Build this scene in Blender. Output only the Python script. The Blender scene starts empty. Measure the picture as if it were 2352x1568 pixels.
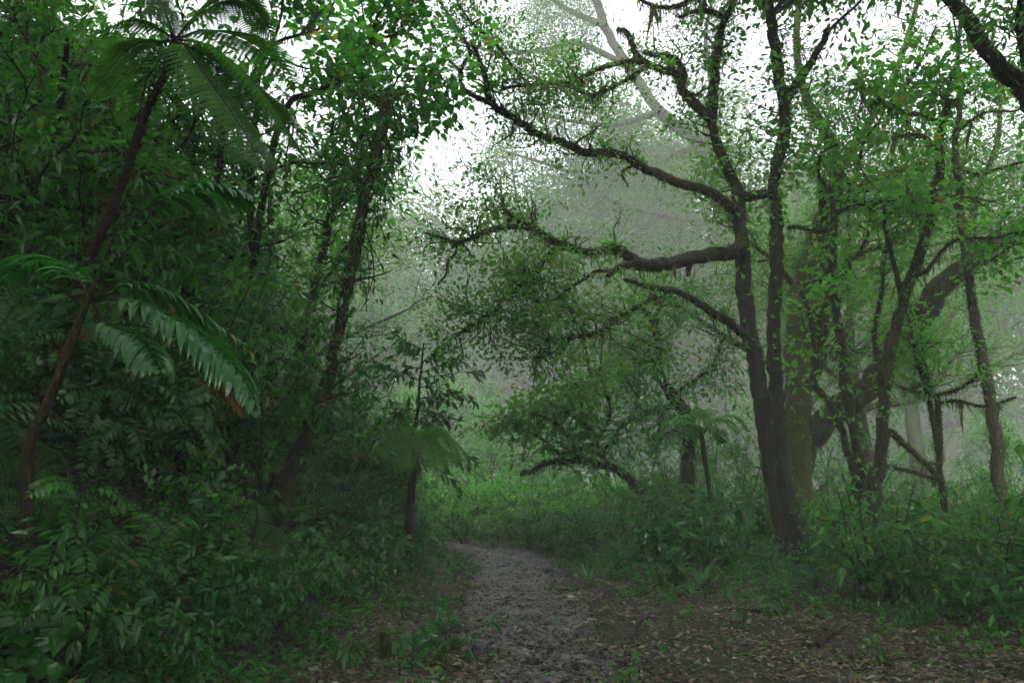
import bpy, math, random
import numpy as np
from mathutils import Vector
R = math.radians
rng = np.random.default_rng(11)
random.seed(5)
scene = bpy.context.scene
COL = scene.collection
PI = math.pi

# ------------------------------------------------------------------ camera model
W0, H0, F0 = 2352.0, 1568.0, 1829.0
TILT = math.atan((1100 - 784) / F0)
CAMZ = 1.6

def at(px, py, d):
    """a point of the place seen in direction (px, py) that stands d metres ahead"""
    u = (784 - py)
    y = F0 * math.cos(TILT) - u * math.sin(TILT)
    z = F0 * math.sin(TILT) + u * math.cos(TILT)
    return np.array([(px - 1176) * d / y, d, CAMZ + z * d / y])

def proj(p):
    x, y, z = p[0], p[1], p[2] - CAMZ
    f = y * math.cos(TILT) + z * math.sin(TILT)
    u = -y * math.sin(TILT) + z * math.cos(TILT)
    f = max(f, 0.1)
    return 1176 + F0 * x / f, 784 - F0 * u / f

# ------------------------------------------------------------------ mesh helpers
class MB:
    def __init__(s):
        s.V = []; s.F = []; s.n = 0
    def add(s, v, f, m=0):
        v = np.asarray(v, dtype=np.float32).reshape(-1, 3)
        f = np.asarray(f, dtype=np.int32)
        s.V.append(v); s.F.append((f + s.n, m)); s.n += len(v)
    def build(s, name, mats, parent=None, smooth=False, link=True):
        if not isinstance(mats, (list, tuple)): mats = [mats]
        me = bpy.data.meshes.new(name)
        if s.n:
            V = np.concatenate(s.V)
            me.vertices.add(len(V)); me.vertices.foreach_set('co', V.ravel())
            tot = np.concatenate([np.full(len(f), f.shape[1], np.int32) for f, m in s.F])
            mi = np.concatenate([np.full(len(f), m, np.int32) for f, m in s.F])
            loops = np.concatenate([f.ravel() for f, m in s.F])
            st = np.zeros(len(tot), np.int32); st[1:] = np.cumsum(tot)[:-1]
            me.loops.add(len(loops)); me.loops.foreach_set('vertex_index', loops)
            me.polygons.add(len(tot)); me.polygons.foreach_set('loop_start', st)
            me.polygons.foreach_set('material_index', mi)
            me.polygons.foreach_set('use_smooth', np.full(len(tot), smooth, bool))
            me.update(calc_edges=True)
        for m in mats: me.materials.append(m)
        o = bpy.data.objects.new(name, me)
        if link: COL.objects.link(o)
        if parent is not None: o.parent = parent
        return o

def nrm(a):
    a = np.asarray(a, float)
    return a / np.maximum(np.linalg.norm(a, axis=-1, keepdims=True), 1e-9)

def smooth(P, rad=None, k=5):
    """Catmull-Rom through the given points"""
    P = np.asarray(P, float); n = len(P)
    r = np.asarray(rad if rad is not None else np.ones(n), float)
    if n < 3: k = max(k, 2)
    Q = np.vstack([2*P[0]-P[1], P, 2*P[-1]-P[-2]])
    t = np.linspace(0, 1, k, endpoint=False)[:, None]
    out = []; rr = []
    for i in range(n-1):
        a, b, c, d = Q[i], Q[i+1], Q[i+2], Q[i+3]
        out.append(.5*((2*b) + (-a+c)*t + (2*a-5*b+4*c-d)*t*t + (-a+3*b-3*c+d)*t**3))
        rr.append(r[i] + (r[i+1]-r[i])*t[:, 0])
    out.append(P[-1:]); rr.append(r[-1:])
    return np.vstack(out), np.concatenate(rr)

def frames(P):
    T = nrm(np.gradient(P, axis=0))
    ref = np.array([0, 0, 1.]) if abs(T[0][2]) < .8 else np.array([0, 1., 0])
    N = np.zeros_like(P); n = ref - T[0]*np.dot(ref, T[0]); n /= np.linalg.norm(n); N[0] = n
    for i in range(1, len(P)):
        n = n - T[i]*np.dot(n, T[i]); l = np.linalg.norm(n)
        n = n/l if l > 1e-6 else N[i-1]
        N[i] = n
    return T, N, np.cross(T, N)

def tube(mb, P, r, seg=8, m=0, lump=0.0, cap=True):
    P = np.asarray(P, float); r = np.asarray(r, float)
    T, N, B = frames(P); k = len(P)
    a = np.linspace(0, 2*PI, seg, endpoint=False)
    rr = np.repeat(r[:, None], seg, 1)
    if lump:
        ph = rng.uniform(0, 6.28, 6); i = np.arange(k)[:, None]
        rr = rr*(1 + lump*(np.sin(2*a+ph[0]+.35*i) * .5 + np.sin(3*a+ph[1]-.5*i)*.4 + np.sin(a+ph[2]+.8*i)*.5 + rng.normal(0, .35, (k, seg))))
    V = P[:, None, :] + rr[..., None]*(np.cos(a)[None, :, None]*N[:, None, :] + np.sin(a)[None, :, None]*B[:, None, :])
    i = np.arange(k-1)[:, None]; j = np.arange(seg)[None, :]; j2 = (j+1) % seg
    F = np.stack([i*seg+j, i*seg+j2, (i+1)*seg+j2, (i+1)*seg+j], -1).reshape(-1, 4)
    V = V.reshape(-1, 3)
    mb.add(V, F, m)
    if cap:
        tip = P[-1] + T[-1]*r[-1]*.5
        ring = V[-seg:]
        f = np.stack([np.arange(seg), (np.arange(seg)+1) % seg, np.full(seg, seg)], -1)
        mb.add(np.vstack([ring, tip]), f, m)

def tmpl_leaf(w1, w2, y1, y2, fold, droop):
    v = np.array([[0, 0, 0], [-w1, y1, fold], [0, y1, 0], [w1, y1, fold], [-w2, y2, fold-droop*.35], [0, y2, -droop*.35], [w2, y2, fold-droop*.35], [0, 1, -droop]])
    return v, np.array([[0, 2, 1], [0, 3, 2], [4, 5, 7], [5, 6, 7]]), np.array([[1, 2, 5, 4], [2, 3, 6, 5]])
LANCE = tmpl_leaf(.16, .14, .3, .62, .05, .18)
OVAL = tmpl_leaf(.2, .25, .35, .72, .05, .12)
HEART = tmpl_leaf(.36, .27, .22, .62, .05, .2)
BLADE = tmpl_leaf(.045, .04, .3, .65, .015, .22)
SMALL = (np.array([[0, 0, 0], [-.2, .5, .07], [.2, .5, .07], [0, 1, -.05]]), np.array([[0, 2, 3], [0, 3, 1]]), None)
STRAND = (np.array([[-.03, 0, 0], [.03, 0, 0], [.03, .5, .06], [0, 1, 0]]), np.array([[0, 1, 2], [0, 2, 3]]), None)

def leaves(mb, tm, pos, dr, up, L, m=0, wv=None):
    n = len(pos)
    if n == 0: return
    y = nrm(dr); x = nrm(np.cross(y, up)); z = np.cross(x, y)
    L = np.broadcast_to(np.asarray(L, float), (n,))
    v, t, q = tm
    wv = np.ones(n) if wv is None else wv
    V = pos[:, None, :] + L[:, None, None]*(v[None, :, 0:1]*wv[:, None, None]*x[:, None, :] + v[None, :, 1:2]*y[:, None, :] + v[None, :, 2:3]*z[:, None, :])
    k = len(v); off = (np.arange(n)*k)[:, None, None]
    V = V.reshape(-1, 3)
    base = mb.n
    mb.add(V, (t[None]+off).reshape(-1, t.shape[1]), m)
    if q is not None:
        mb.F.append(((q[None]+off).reshape(-1, 4).astype(np.int32)+base, m))

def rnd(n, s=1.0): return rng.normal(0, s, (n, 3))

# ------------------------------------------------------------------ materials
def nodes(name):
    m = bpy.data.materials.new(name); m.use_nodes = True
    nt = m.node_tree; nt.nodes.clear()
    return m, nt, nt.nodes.new('ShaderNodeOutputMaterial')

def ramp(nt, stops, fac):
    r = nt.nodes.new('ShaderNodeValToRGB'); e = r.color_ramp.elements
    while len(e) < len(stops): e.new(.5)
    for i, (p, c) in enumerate(stops):
        e[i].position = p; e[i].color = (*c, 1)
    nt.links.new(fac, r.inputs[0]); return r.outputs[0]

def leaf_mat(name, cols, trans, rough=.38, tf=.35, spec=.2, old=True):
    m, nt, out = nodes(name)
    g = nt.nodes.new('ShaderNodeNewGeometry'); oi = nt.nodes.new('ShaderNodeObjectInfo')
    n = len(cols)
    stops = [(.975*i/(n-1), k) for i, k in enumerate(cols)]
    if old: stops += [(.985, (.10, .11, .02)), (1.0, (.08, .055, .016))]
    c = ramp(nt, stops, g.outputs['Random Per Island'])
    hs = nt.nodes.new('ShaderNodeHueSaturation')
    mr = nt.nodes.new('ShaderNodeMapRange'); mr.inputs[3].default_value = .75; mr.inputs[4].default_value = 1.25
    nt.links.new(oi.outputs['Random'], mr.inputs[0]); nt.links.new(mr.outputs[0], hs.inputs['Value']); nt.links.new(c, hs.inputs['Color'])
    p = nt.nodes.new('ShaderNodeBsdfPrincipled'); p.inputs['Roughness'].default_value = rough
    p.inputs['Specular IOR Level'].default_value = spec
    nt.links.new(hs.outputs[0], p.inputs['Base Color'])
    t = nt.nodes.new('ShaderNodeBsdfTranslucent')
    mx = nt.nodes.new('ShaderNodeMix'); mx.data_type = 'RGBA'; mx.blend_type = 'MULTIPLY'; mx.inputs[0].default_value = 1
    gain = nt.nodes.new('ShaderNodeRGB'); gain.outputs[0].default_value = (*trans, 1)
    nt.links.new(hs.outputs[0], mx.inputs[6]); nt.links.new(gain.outputs[0], mx.inputs[7]); nt.links.new(mx.outputs[2], t.inputs['Color'])
    s = nt.nodes.new('ShaderNodeMixShader'); s.inputs[0].default_value = tf
    nt.links.new(p.outputs[0], s.inputs[1]); nt.links.new(t.outputs[0], s.inputs[2]); nt.links.new(s.outputs[0], out.inputs[0])
    return m

def bark_mat(name, dark, moss, amount, scale=6.0, rough=.7):
    m, nt, out = nodes(name)
    tc = nt.nodes.new('ShaderNodeTexCoord')
    n1 = nt.nodes.new('ShaderNodeTexNoise'); n1.inputs['Scale'].default_value = scale; n1.inputs['Detail'].default_value = 6
    n2 = nt.nodes.new('ShaderNodeTexNoise'); n2.inputs['Scale'].default_value = scale*7; n2.inputs['Detail'].default_value = 5
    mp = nt.nodes.new('ShaderNodeMapping'); mp.inputs['Scale'].default_value = (1, 1, .22); nt.links.new(tc.outputs['Object'], mp.inputs['Vector'])
    nt.links.new(tc.outputs['Object'], n1.inputs['Vector']); nt.links.new(mp.outputs[0], n2.inputs['Vector'])
    n3 = nt.nodes.new('ShaderNodeTexNoise'); n3.inputs['Scale'].default_value = scale*2.3; n3.inputs['Detail'].default_value = 3; nt.links.new(tc.outputs['Object'], n3.inputs['Vector'])
    f = ramp(nt, [(max(0, .62-amount*.5), (0, 0, 0)), (min(1, .8-amount*.4), (1, 1, 1))], n1.outputs[0])
    mix = nt.nodes.new('ShaderNodeMix'); mix.data_type = 'RGBA'
    nt.links.new(f, mix.inputs[0])
    c1 = ramp(nt, [(.3, tuple(k*.5 for k in dark)), (.7, tuple(k*1.5 for k in dark))], n2.outputs[0])
    c2 = ramp(nt, [(.3, tuple(k*.5 for k in moss)), (.75, tuple(k*1.4 for k in moss))], n2.outputs[0])
    nt.links.new(c1, mix.inputs[6]); nt.links.new(c2, mix.inputs[7])
    p = nt.nodes.new('ShaderNodeBsdfPrincipled'); p.inputs['Roughness'].default_value = rough; p.inputs['Specular IOR Level'].default_value = .12
    lf = ramp(nt, [(.62, (0, 0, 0)), (.7, (.7, .7, .7))], n3.outputs[0]); li = nt.nodes.new('ShaderNodeMix'); li.data_type = 'RGBA'
    nt.links.new(lf, li.inputs[0]); nt.links.new(mix.outputs[2], li.inputs[6]); li.inputs[7].default_value = (*[k*2.2+.003 for k in dark], 1)
    nt.links.new(li.outputs[2], p.inputs['Base Color'])
    b = nt.nodes.new('ShaderNodeBump'); b.inputs['Strength'].default_value = 1; b.inputs['Distance'].default_value = .06
    nt.links.new(n2.outputs[0], b.inputs['Height']); nt.links.new(b.outputs[0], p.inputs['Normal'])
    nt.links.new(p.outputs[0], out.inputs[0])
    return m

M = {}
M['bark'] = bark_mat('mossy_bark', (.010, .008, .0065), (.022, .034, .010), .6)
M['bark_green'] = bark_mat('green_mossy_bark', (.025, .02, .014), (.05, .065, .018), .9)
M['bark_dark'] = bark_mat('dark_wet_bark', (.006, .0052, .0045), (.010, .016, .005), .5)
M['bark_pale'] = bark_mat('pale_lichen_bark', (.045, .04, .033), (.05, .062, .028), .6)
M['bark_fern'] = bark_mat('fern_trunk_bark', (.016, .011, .008), (.018, .022, .008), .3, 14)
M['palm_bark'] = bark_mat('palm_stem_bark', (.022, .016, .010), (.02, .028, .01), .4, 9)
M['twig'] = bark_mat('twig_bark', (.02, .016, .011), (.036, .045, .014), .55, 20)
M['moss'] = leaf_mat('moss_tufts', [(.03, .042, .010), (.045, .058, .014), (.07, .075, .025)], (1.6, 1.7, 1.2), .8, .35, .1)
M['strand'] = leaf_mat('hanging_moss_strands', [(.035, .045, .013), (.06, .075, .022)], (1.8, 1.8, 1.2), .8, .35, .1)
G = [(.012, .075, .008), (.019, .1, .010), (.033, .135, .012), (.015, .085, .009)]
M['leaf'] = leaf_mat('glossy_green_leaf', G, (3.0, 2.6, 2.), .3, .45, .42)
M['leaf_dark'] = leaf_mat('deep_green_leaf', [(.006, .052, .006), (.009, .068, .007), (.014, .085, .008)], (2.6, 2.5, 2.), .28, .38, .45)
M['leaf_light'] = leaf_mat('light_green_leaf', [(.03, .13, .017), (.043, .16, .02), (.034, .14, .016), (.06, .155, .018)], (2.8, 2.6, 2.), .33, .55, .3)
M['leaf_far'] = leaf_mat('canopy_leaf', [(.022, .08, .011), (.036, .11, .016), (.03, .095, .014)], (2.8, 2.5, 2.2), .5, .48, .15)
M['fern'] = leaf_mat('fern_green', [(.02, .085, .012), (.03, .11, .016)], (3.2, 2.9, 1.8), .36, .55, .35)
M['fern_dark'] = leaf_mat('dark_fern_green', [(.012, .048, .014), (.018, .06, .016)], (2., 2.4, 1.5), .36, .3)
M['fern_light'] = leaf_mat('bright_fern_green', [(.035, .14, .014), (.045, .16, .018)], (2., 2.2, 1.2), .45, .45)
M['palm'] = leaf_mat('palm_green', [(.012, .078, .012), (.018, .1, .015)], (2.2, 3., 1.3), .24, .3, .55)
M['palm_light'] = leaf_mat('young_palm_green', [(.05, .14, .025), (.06, .155, .03)], (1.8, 2., 1.2), .35, .4)
M['grass'] = leaf_mat('grass_blade_green', [(.02, .07, .014), (.035, .095, .018)], (2., 2.3, 1.3), .4, .4)
M['dead'] = leaf_mat('dead_frond', [(.09, .05, .018), (.13, .075, .02)], (1.4, 1.2, .8), .6, .3, .2)
M['stem'] = bark_mat('green_stem', (.018, .03, .010), (.02, .035, .012), .4, 20, .5)
M['rachis'] = bark_mat('frond_stalk', (.012, .016, .008), (.014, .024, .01), .3, 20, .4)
M['orange'] = bark_mat('orange_flower_stalk', (.16, .028, .006), (.10, .03, .008), .3, 20, .5)
M['litter'] = leaf_mat('fallen_leaf', [(.014, .009, .006), (.035, .02, .012), (.08, .048, .028), (.14, .10, .065), (.02, .014, .010), (.07, .085, .03), (.21, .18, .13), (.022, .016, .012), (.05, .09, .025), (.2, .19, .15), (.03, .018, .012), (.14, .08, .04)], (1, 1, 1), .38, .1, .35)
M['cut'] = bark_mat('cut_red_wood', (.07, .035, .022), (.05, .03, .02), .3, 12)
M['stick'] = bark_mat('wet_stick', (.02, .014, .011), (.03, .022, .015), .4, 16, .45)
M['rock'] = bark_mat('wet_stone', (.02, .018, .017), (.035, .033, .032), .5, 10, .35)

def ground_mat():
    m, nt, out = nodes('forest_soil'); tc = nt.nodes.new('ShaderNodeTexCoord')
    def noise(s, d=6):
        n = nt.nodes.new('ShaderNodeTexNoise'); n.inputs['Scale'].default_value = s; n.inputs['Detail'].default_value = d
        nt.links.new(tc.outputs['Object'], n.inputs['Vector']); return n
    n1, n2, n3 = noise(1.2), noise(26), noise(.7)
    c = ramp(nt, [(.3, (.012, .0105, .009)), (.5, (.028, .024, .02)), (.68, (.055, .047, .04))], n2.outputs[0])
    g = ramp(nt, [(.52, (0, 0, 0)), (.66, (1, 1, 1))], n1.outputs[0])
    mix = nt.nodes.new('ShaderNodeMix'); mix.data_type = 'RGBA'; nt.links.new(g, mix.inputs[0]); nt.links.new(c, mix.inputs[6])
    mix.inputs[7].default_value = (.018, .03, .009, 1)
    p = nt.nodes.new('ShaderNodeBsdfPrincipled'); p.inputs['Roughness'].default_value = .6; p.inputs['Specular IOR Level'].default_value = .12
    nt.links.new(mix.outputs[2], p.inputs['Base Color'])
    b = nt.nodes.new('ShaderNodeBump'); b.inputs['Strength'].default_value = .9; b.inputs['Distance'].default_value = .04
    nt.links.new(n2.outputs[0], b.inputs['Height']); nt.links.new(b.outputs[0], p.inputs['Normal']); nt.links.new(p.outputs[0], out.inputs[0])
    return m

def path_mat():
    m, nt, out = nodes('wet_gravel_path'); tc = nt.nodes.new('ShaderNodeTexCoord')
    v = nt.nodes.new('ShaderNodeTexVoronoi'); v.inputs['Scale'].default_value = 26; nt.links.new(tc.outputs['Object'], v.inputs['Vector'])
    n = nt.nodes.new('ShaderNodeTexNoise'); n.inputs['Scale'].default_value = 3; n.inputs['Detail'].default_value = 8; nt.links.new(tc.outputs['Object'], n.inputs['Vector'])
    c1 = ramp(nt, [(0, (.028, .027, .025)), (.5, (.068, .066, .063)), (1, (.15, .147, .141))], v.outputs['Color'])
    c2 = ramp(nt, [(.35, (.4, .36, .34)), (.65, (1.1, 1.1, 1.15))], n.outputs[0])
    mx = nt.nodes.new('ShaderNodeMix'); mx.data_type = 'RGBA'; mx.blend_type = 'MULTIPLY'; mx.inputs[0].default_value = 1
    nt.links.new(c1, mx.inputs[6]); nt.links.new(c2, mx.inputs[7])
    p = nt.nodes.new('ShaderNodeBsdfPrincipled'); p.inputs['Specular IOR Level'].default_value = .25
    rr = ramp(nt, [(.42, (.3,)*3), (.58, (.6,)*3)], n.outputs[0]); nt.links.new(rr, p.inputs['Roughness'])
    nt.links.new(mx.outputs[2], p.inputs['Base Color'])
    b = nt.nodes.new('ShaderNodeBump'); b.inputs['Strength'].default_value = .7; b.inputs['Distance'].default_value = .02; b.invert = True
    nt.links.new(v.outputs['Distance'], b.inputs['Height']); nt.links.new(b.outputs[0], p.inputs['Normal']); nt.links.new(p.outputs[0], out.inputs[0])
    return m
M['soil'] = ground_mat(); M['path'] = path_mat()

# ------------------------------------------------------------------ properties
def tag(o, label=None, cat=None, group=None, kind=None):
    if label: o['label'] = label
    if cat: o['category'] = cat
    if group: o['group'] = group
    if kind: o['kind'] = kind
    return o
def empty(name, loc=(0, 0, 0)):
    o = bpy.data.objects.new(name, None); COL.objects.link(o); o.location = loc; o.empty_display_size = .3
    return o
def copy_tree(o):
    c = o.copy(); COL.objects.link(c)
    for ch in list(o.children):
        d = ch.copy(); COL.objects.link(d); d.parent = c
        for g in list(ch.children):
            e = g.copy(); COL.objects.link(e); e.parent = d
    return c
def shift_into(root, objs_loc):   # helper for things whose parts are modelled in world space
    root.location = objs_loc

# ------------------------------------------------------------------ terrain
LY = [-20, 4, 6.25, 12.2, 16, 19.5, 24, 30, 60, 110]
LX = [-2.6, -2.2, -2.0, -1.7, -1.5, -1.6, -4.5, -9, -20, -30]
RY = [-20, 4, 8.6, 10.8, 14.6, 18, 22, 110]
RX = [6.5, 6, 5.2, 3.0, 1.1, .75, -1.5, -12]
PY = [-20, 4, 6.25, 9, 12, 15, 17.7, 19.5, 21, 23, 26]
PX = [.9, .6, .42, .24, .1, 0, -.05, -.2, -.8, -2.2, -5]
def sstep(a, b, x):
    t = np.clip((x-a)/(b-a), 0, 1); return t*t*(3-2*t)
def left_u(x, y): return np.interp(y, LY, LX) - x
def right_u(x, y): return x - np.interp(y, RY, RX)
def height(x, y, path=True):
    x = np.asarray(x, float); y = np.asarray(y, float)
    u = left_u(x, y); fade = 1 - .7*sstep(17, 26, y)
    h = fade*(2.1*sstep(-.1, 2.6, u) + .42*np.maximum(u-1.8, 0))
    h = np.minimum(h, 7)
    v = np.maximum(right_u(x, y), 0)
    h = h + .12*sstep(0, 1.2, v) - .05*np.maximum(v-3, 0)*sstep(0, 3, v-3)*.8
    h = np.maximum(h, -2.2)
    h = h + .05*np.sin(x*1.7+.6*y)*np.sin(y*1.3-.4*x) + .025*np.sin(x*4.1+1)*np.sin(y*3.7)
    d = np.abs(x-np.interp(y, PY, PX))
    h = h - .07*(1-sstep(.4, 1.3, d))
    return h
def hz(x, y): return float(height(np.array([x]), np.array([y]))[0])

def grid_sheet(name, xs, ys, hf, mat):
    X, Y = np.meshgrid(xs, ys); Z = hf(X, Y)
    nx = len(xs); i = np.arange(len(ys)-1)[:, None]; j = np.arange(nx-1)[None, :]
    F = np.stack([i*nx+j, i*nx+j+1, (i+1)*nx+j+1, (i+1)*nx+j], -1).reshape(-1, 4)
    mb = MB(); mb.add(np.stack([X, Y, Z], -1).reshape(-1, 3), F); return mb.build(name, mat, smooth=True)
s = np.linspace(-1, 1, 361); xs = np.sinh(s*3.8)/math.sinh(3.8)*108
s = np.linspace(0, 1, 330); ys = -14 + 18*np.minimum(s/.12, 1) + np.where(s > .12, (np.exp(((s-.12)/.88)*3.5)-1)/(math.exp(3.5)-1)*160, 0)
g = grid_sheet('ground', xs, ys, lambda X, Y: height(X, Y) - .05*(1-sstep(.55, .9, np.abs(X-np.interp(Y, PY, PX))))*(Y < 22.5) + rng.normal(0, .006, X.shape), M['soil'])
tag(g, kind='structure')
def path_sheet():
    ys = np.linspace(-6, 22, 420); mb = MB(); t = np.linspace(-1, 1, 27); rows = []
    jag = lambda: np.convolve(rng.normal(0, .16, len(ys)+6), np.ones(4)/4, 'same')[3:-3]
    wl = .88 + .14*np.sin(ys*1.3) + .08*np.sin(ys*3.7+1) + jag(); wr = .92 + .14*np.sin(ys*1.1+2) + .08*np.sin(ys*4.1) + jag()
    for y, a, b in zip(ys, wl, wr):
        c = np.interp(y, PY, PX); x = c + np.where(t < 0, t*a, t*b) + (0.02*rng.normal() if False else 0)
        z = height(x, np.full_like(x, y)) + .004 - .06*np.abs(t)**5 + .012*np.sin(x*9+y*2)*np.sin(y*6-x*3) + rng.normal(0, .009, len(x))
        rows.append(np.stack([x, np.full_like(x, y), z], -1))
    V = np.array(rows).reshape(-1, 3); nx = len(t); i = np.arange(len(ys)-1)[:, None]; j = np.arange(nx-1)[None, :]
    mb.add(V, np.stack([i*nx+j, i*nx+j+1, (i+1)*nx+j+1, (i+1)*nx+j], -1).reshape(-1, 4))
    return tag(mb.build('path', M['path'], smooth=True), kind='structure')
path_sheet()

# ------------------------------------------------------------------ branching helpers
def trace(pts, d0, d1=None, taper=True):
    """[(px, py, width px)] with distances running d0..d1 -> world points, radii"""
    d1 = d0 if d1 is None else d1
    n = len(pts); P = []; r = []
    for i, (x, y, w) in enumerate(pts):
        d = d0 + (d1-d0)*i/(n-1)
        P.append(at(x, y, d)); r.append(w*d/F0*.5)
    return np.array(P), np.array(r)
def wpts(xy, w0, w1):
    n = len(xy); return [(x, y, w0+(w1-w0)*i/(n-1)) for i, (x, y) in enumerate(xy)]

def walk(p, d, L, n, wob=.25, trop=(0, 0, .0)):
    pts = [np.array(p, float)]; d = nrm(d); st = L/n; trop = np.array(trop)
    for i in range(n):
        d = nrm(d + rng.normal(0, wob, 3) + trop)
        pts.append(pts[-1] + d*st)
    return np.array(pts)

def leaf_tip(C, p, d, leafkind, n, L, spread, flat=.5):
    """collects a cluster of leaves (arrays) round the twig end p"""
    q = p + rng.normal(0, 1, (n, 3))*spread*np.array([1, 1, flat])
    dr = nrm((q-p)/max(spread, 1e-3)*.7 + d*.6 + rnd(n, .5) + np.array([0, 0, -.25]))
    C.append((q, dr, np.array([0, 0, 1.]) + rnd(n, .45), L*rng.uniform(.6, 1.25, n)))
def flush(C, mb, tm, m=0):
    if not C: return
    leaves(mb, tm, np.concatenate([c[0] for c in C]), np.concatenate([c[1] for c in C]), np.concatenate([c[2] for c in C]), np.concatenate([c[3] for c in C]), m)

def sprout(P, r, wood, C, n, L, leafL, nleaf, spread=.22, t0=.1, up=.15, lev=2, wmin=.004, seg=4, side=1.0, bare=.15):
    """twigs with leaf sprays along a limb"""
    P = np.asarray(P); T = nrm(np.gradient(P, axis=0)); k = len(P)
    for _ in range(n):
        i = int(rng.uniform(t0, 1)*(k-1)); t = T[i]
        s = nrm(np.cross(t, rng.normal(0, 1, 3)))
        d = nrm(s*side + t*rng.uniform(.1, .9) + np.array([0, 0, up]))
        l = L*rng.uniform(.45, 1.25); rr = min(max(wmin*1.8, r[i]*.4), .02)
        Q = walk(P[i], d, l, 5, .28, (0, 0, .03))
        tube(wood, Q, np.linspace(rr, wmin*.7, 6), seg, cap=False)
        if rng.uniform() < bare: continue
        ends = [(Q[-1], Q[-1]-Q[-2])]
        if lev > 1:
            for _ in range(rng.integers(2, 5)):
                j = rng.integers(1, 5); dd = nrm(nrm(Q[j]-Q[j-1]) + rng.normal(0, .7, 3) + np.array([0, 0, .1]))
                Q2 = walk(Q[j], dd, l*rng.uniform(.3, .6), 3, .3)
                tube(wood, Q2, np.linspace(wmin, wmin*.5, 4), 3, cap=False); ends.append((Q2[-1], Q2[-1]-Q2[-2])); ends.append((Q2[2], Q2[-1]-Q2[-2]))
        for p, dd in ends: leaf_tip(C, p, nrm(dd), None, nleaf, leafL, spread)

def moss(mb, P, r, fuzz, hang, L=.05, hl=.14, m2=1):
    """short tufts all round a limb and strands that hang from its underside; fuzz/hang per metre"""
    P = np.asarray(P); seg = np.linalg.norm(np.diff(P, axis=0), axis=1); tot = seg.sum(); cum = np.concatenate([[0], np.cumsum(seg)])
    T, N, B = frames(P)
    for n, kind in ((int(fuzz*tot), 0), (int(hang*tot*1.8), 1)):
        if n < 1: continue
        s = rng.uniform(0, tot, n)
        if kind: s = np.clip(s + .1*np.sin(s*9), 0, tot)
        i = np.clip(np.searchsorted(cum, s)-1, 0, len(P)-2); f = ((s-cum[i])/np.maximum(seg[i], 1e-6))[:, None]
        c = P[i]*(1-f)+P[i+1]*f; rad = (r[i]*(1-f[:, 0])+r[i+1]*f[:, 0])[:, None]
        a = rng.uniform(0, 2*PI, n)[:, None]; o = np.cos(a)*N[i]+np.sin(a)*B[i]
        if kind == 0:
            leaves(mb, SMALL, c+o*rad*.95, o + rnd(n, .5)+np.array([0, 0, -.1]), rnd(n, 1), L*rng.uniform(.4, 1.3, n), 0, rng.uniform(.5, 1.3, n))
        else:
            o = nrm(o*np.array([1, 1, .2]) + np.array([0, 0, -.7])); o = nrm(o - T[i]*np.sum(o*T[i], 1, keepdims=True))
            ph = rng.uniform(0, 6.28, 3); clump = (.35 + .9*np.abs(np.sin(s*2.3+ph[0])*np.sin(s*5.1+ph[1])))
            leaves(mb, STRAND, c+o*rad*.9, np.array([0, 0, -1.]) + rnd(n, .22), rnd(n, 1), hl*.65*clump*rng.exponential(.8, n)+.025, m2, rng.uniform(.6, 1.6, n))

def climbers(C, P, r, dens, L, t0=0, t1=1, out=.12):
    P = np.asarray(P); k = len(P); a0, a1 = int(t0*(k-1)), max(int(t1*(k-1)), int(t0*(k-1))+1)
    seg = np.linalg.norm(np.diff(P, axis=0), axis=1)[a0:a1].sum(); n = int(dens*seg)
    if n < 1: return
    u = rng.uniform(a0, a1, n); i = np.clip(u.astype(int), 0, k-2); f = (u-i)[:, None]
    T, N, B = frames(P); c = P[i]*(1-f)+P[i+1]*f; a = rng.uniform(0, 2*PI, n)[:, None]
    o = np.cos(a)*N[i]+np.sin(a)*B[i]; q = c + o*(r[i][:, None] + rng.uniform(0, out, n)[:, None])
    C.append((q, o + rnd(n, .6) + np.array([0, 0, -.35]), np.array([0, 0, .7]) + o*.6 + rnd(n, .3), L*rng.uniform(.5, 1.3, n)))

class Tree:
    """a thing traced in the place: trunk, limbs with their moss, crown"""
    def __init__(s, name, label, cat, base, group=None, bark='bark', leaf='leaf', tm=LANCE):
        s.base = np.array(base, float); s.root = tag(empty(name, tuple(s.base)), label, cat, group)
        s.bark, s.leaf, s.tm = M[bark], M[leaf], tm; s.crown = MB(); s.C = []; s.twigs = MB(); s.limbs = []
    def _b(s, mb, nm, mats, parent=None, sm=True):
        if not mb.n: return None
        mb.V = [v - s.base.astype(np.float32) for v in mb.V]
        return mb.build(nm, mats, parent or s.root, sm)
    def limb(s, pts, d0, d1=None, nm='branch', seg=9, fuzz=170, hang=45, k=5, lump=.1, hl=.13, L=.045, world=False, rad=None):
        P, r = (np.asarray(pts), np.asarray(rad)) if world else trace(pts, d0, d1)
        P, r = smooth(P, r, k)
        if len(P) > 4:   # small kinks
            P[1:-1] += rng.normal(0, 1, (len(P)-2, 3))*r[1:-1, None]*.12
        mb = MB(); tube(mb, P, r, seg, lump=lump); o = s._b(mb, nm, s.bark)
        if fuzz or hang:
            mm = MB(); moss(mm, P, r, fuzz, hang, L, hl); s._b(mm, 'moss', [M['moss'], M['strand']], o, False)
        s.limbs.append((P, r)); return P, r
    def sprout(s, P, r, *a, **k): sprout(P, r, s.twigs, s.C, *a, **k)
    def done(s, crown='crown', twig_bark='twig'):
        flush(s.C, s.crown, s.tm); s._b(s.crown, crown, s.leaf, None, False); s._b(s.twigs, 'twigs', M[twig_bark])
        return s.root

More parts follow.
